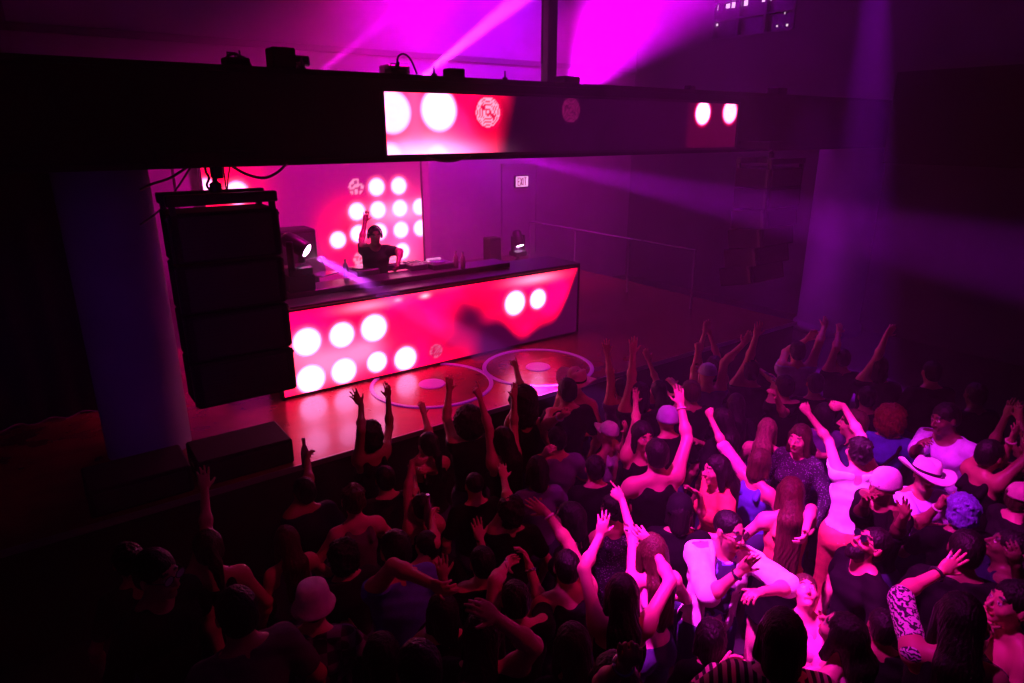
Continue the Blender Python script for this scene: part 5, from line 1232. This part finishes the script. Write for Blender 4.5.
person('shadowed man in glasses at the foot of the near pillar', 172, 572, face=140, h=1.76, skin='tan', a='down', b='down', hair=('short', 'black'), top=('tee', 'black'), glasses='clear')
person('shadowed person with a bun close to the picture corner by the pillar', 140, 560, face=-10, h=1.66, sex='f', skin='tan', a='down', b='bent', hair=('bun', 'black'), top=('tee', 'black'))
person('shadowed long-haired woman in front of the stage corner', 300, 540, face=-20, h=1.66, sex='f', skin='tan', a='down', b='bent', hair=('long', 'brown'), top=('tank', 'purple'))
person('shadowed man in grey tee low between pillar and bucket hat', 250, 610, face=-15, h=1.78, skin='tan', a='down', b='down', hair=('short', 'black'), top=('tee', 'grey'))
person('shadowed woman with bobbed hair beside the plaid shirt, dark dress', 395, 640, face=-15, h=1.64, sex='f', skin='tan', a='down', b='bent', hair=('bob', 'black'), top=('dress', 'black'))
person('shadowed person at the bottom edge below the blue tee', 432, 655, face=-20, h=1.60, skin='tan', a='down', b='down', hair=('short', 'black'), top=('tee', 'charcoal'))
person('shadowed person in charcoal near the blue tee, curly hair', 352, 556, face=-20, h=1.60, skin='tan', a='down', b='down', hair=('curly', 'black'), top=('tee', 'charcoal'))
person('shadowed dancer in black between clapping hands and arched arms', 558, 635, face=-20, h=1.62, sex='f', skin='fair', a='down', b='bent', hair=('long', 'black'), top=('tee', 'black'))
person('shadowed dancer low at the bottom edge before the long-haired woman, rings on hand', 600, 668, face=-10, h=1.54, sex='f', skin='fair', a='bent', b=(617, 655, 'fist', 622, 680, N_), hair=('bob', 'black'), top=('tee', 'black'), bracelet=('b', 'metal'))
person('shadowed person in black right behind the wristband dancer', 590, 470, face=-20, h=1.72, skin='tan', a='down', b='bent', hair=('short', 'black'), top=('tee', 'black'))
person('shadowed person with dark bob in the middle of the floor', 540, 470, face=-20, h=1.66, sex='f', skin='tan', a='down', b='bent', hair=('bob', 'black'), top=('tee', 'purple'))
person('shadowed man in black by the crossed thin forearms', 462, 490, face=-20, h=1.78, skin='tan', a='down', b='down', hair=('buzz', 'black'), top=('tee', 'black'))
person('shadowed person at the stage edge under the silhouetted curls', 398, 480, face=-20, h=1.64, skin='tan', a='down', b='down', hair=('short', 'black'), top=('tee', 'charcoal'))
person('shadowed person in the far dark corner under the side gallery', 925, 372, face=-30, h=1.74, skin='tan', a='down', b='chest', hair=('short', 'black'), top=('tee', 'black'))
person('shadowed person leaning by the wall beyond the lilac shirt', 975, 395, face=-40, h=1.72, skin='dark', a='down', b='down', hair=('short', 'black'), top=('tee', 'charcoal'))

# nobody stands inside anybody: nudge heights and places before growing the bodies
def spot_of(px, py, h, fl=0.0):
    d = ray(px, py); t = (fl + h * .934 - CAM[2]) / d[2]; return (CAM + d * t)[:2]
S0 = [[q[1], q[2], q[3].get('h', 1.72)] for q in QUEUE]; S1 = [list(x) for x in S0]
WT = [(.35 if (i > 0 and i < 15) else .6 if i < 28 else (1.6 if QUEUE[i][0].startswith(('shadowed', 'dim', 'far')) else 1.0)) for i in range(len(QUEUE))]
MIN = .46
for it in range(700):
    P_ = [spot_of(*x) if i else np.array((99., 99.)) for i, x in enumerate(S1)]; mv = np.zeros((len(S1), 2)); bad = 0
    for i in range(1, len(S1)):
        for j in range(1, i):
            dl = P_[i] - P_[j]; n_ = np.linalg.norm(dl)
            if n_ < MIN:
                bad += 1; u = dl / (n_ + 1e-6); c = (MIN - n_) * .3; wi, wj = WT[i] / (WT[i] + WT[j]), WT[j] / (WT[i] + WT[j])
                mv[i] += u * c * wi; mv[j] -= u * c * wj
    if not bad: break
    for i in range(1, len(S1)):
        if not mv[i].any(): continue
        x, y, h_ = S1[i]; J = np.stack([(spot_of(x + 1, y, h_) - P_[i]) / 1, (spot_of(x, y + 1, h_) - P_[i]) / 1, (spot_of(x, y, h_ + .01) - P_[i]) / 1], 1)   # 2 x 3
        W_ = np.diag([1.0, .5, 1.4]); K = J @ W_; dq = W_ @ (np.linalg.pinv(K) @ mv[i]); S1[i][0] += dq[0]; S1[i][1] += dq[1]; S1[i][2] = float(np.clip(S1[i][2] + .01 * dq[2], 1.5, 1.92))
        lim = 7 if WT[i] < .5 else (14 if WT[i] > 1.2 else 10)
        S1[i][0] = S0[i][0] + float(np.clip(S1[i][0] - S0[i][0], -lim, lim)); S1[i][1] = S0[i][1] + float(np.clip(S1[i][1] - S0[i][1], -lim, lim))
RES = []
for (lab, x, y, k), q in zip(QUEUE, S1):
    k = dict(k); k['h'] = q[2]
    dx, dy = q[0] - x, q[1] - y
    for w_ in 'ab':
        if isinstance(k.get(w_), tuple):
            t_ = list(k[w_]); t_[0] += dx * .6; t_[1] += dy * .6
            if len(t_) > 4 and t_[3] is not None: t_[3] += dx * .8; t_[4] += dy * .8
            k[w_] = tuple(t_)
    RES.append(grow(lab, q[0], q[1], **k)[1])
for i_, lab_, kd_ in AFTER: cup_at(RES[i_], 'a', lab_, kd_)

print('DJ', STATS[0], [x for x in STATS if x[1] == 'pos'][0], 'booth', YF, YF + .95)
# report on how well heads and wrists landed, and on people standing too close
pp = [x for x in STATS if x[1] == 'pos']
for i in range(len(pp)):
    for j in range(i):
        dd_ = math.hypot(pp[i][2][0] - pp[j][2][0], pp[i][2][1] - pp[j][2][1])
        if dd_ < .38: print('CLOSE', round(dd_, 2), pp[j][0], '|', pp[i][0])
for x in STATS:
    if x[1] == 'wrist' and math.hypot(x[2][0] - x[3][0], x[2][1] - x[3][1]) > 5: print('REACH', x[0], x[2], x[3])
print('PEOPLE', len(pp), 'VERTS', sum(x[4] for x in pp))
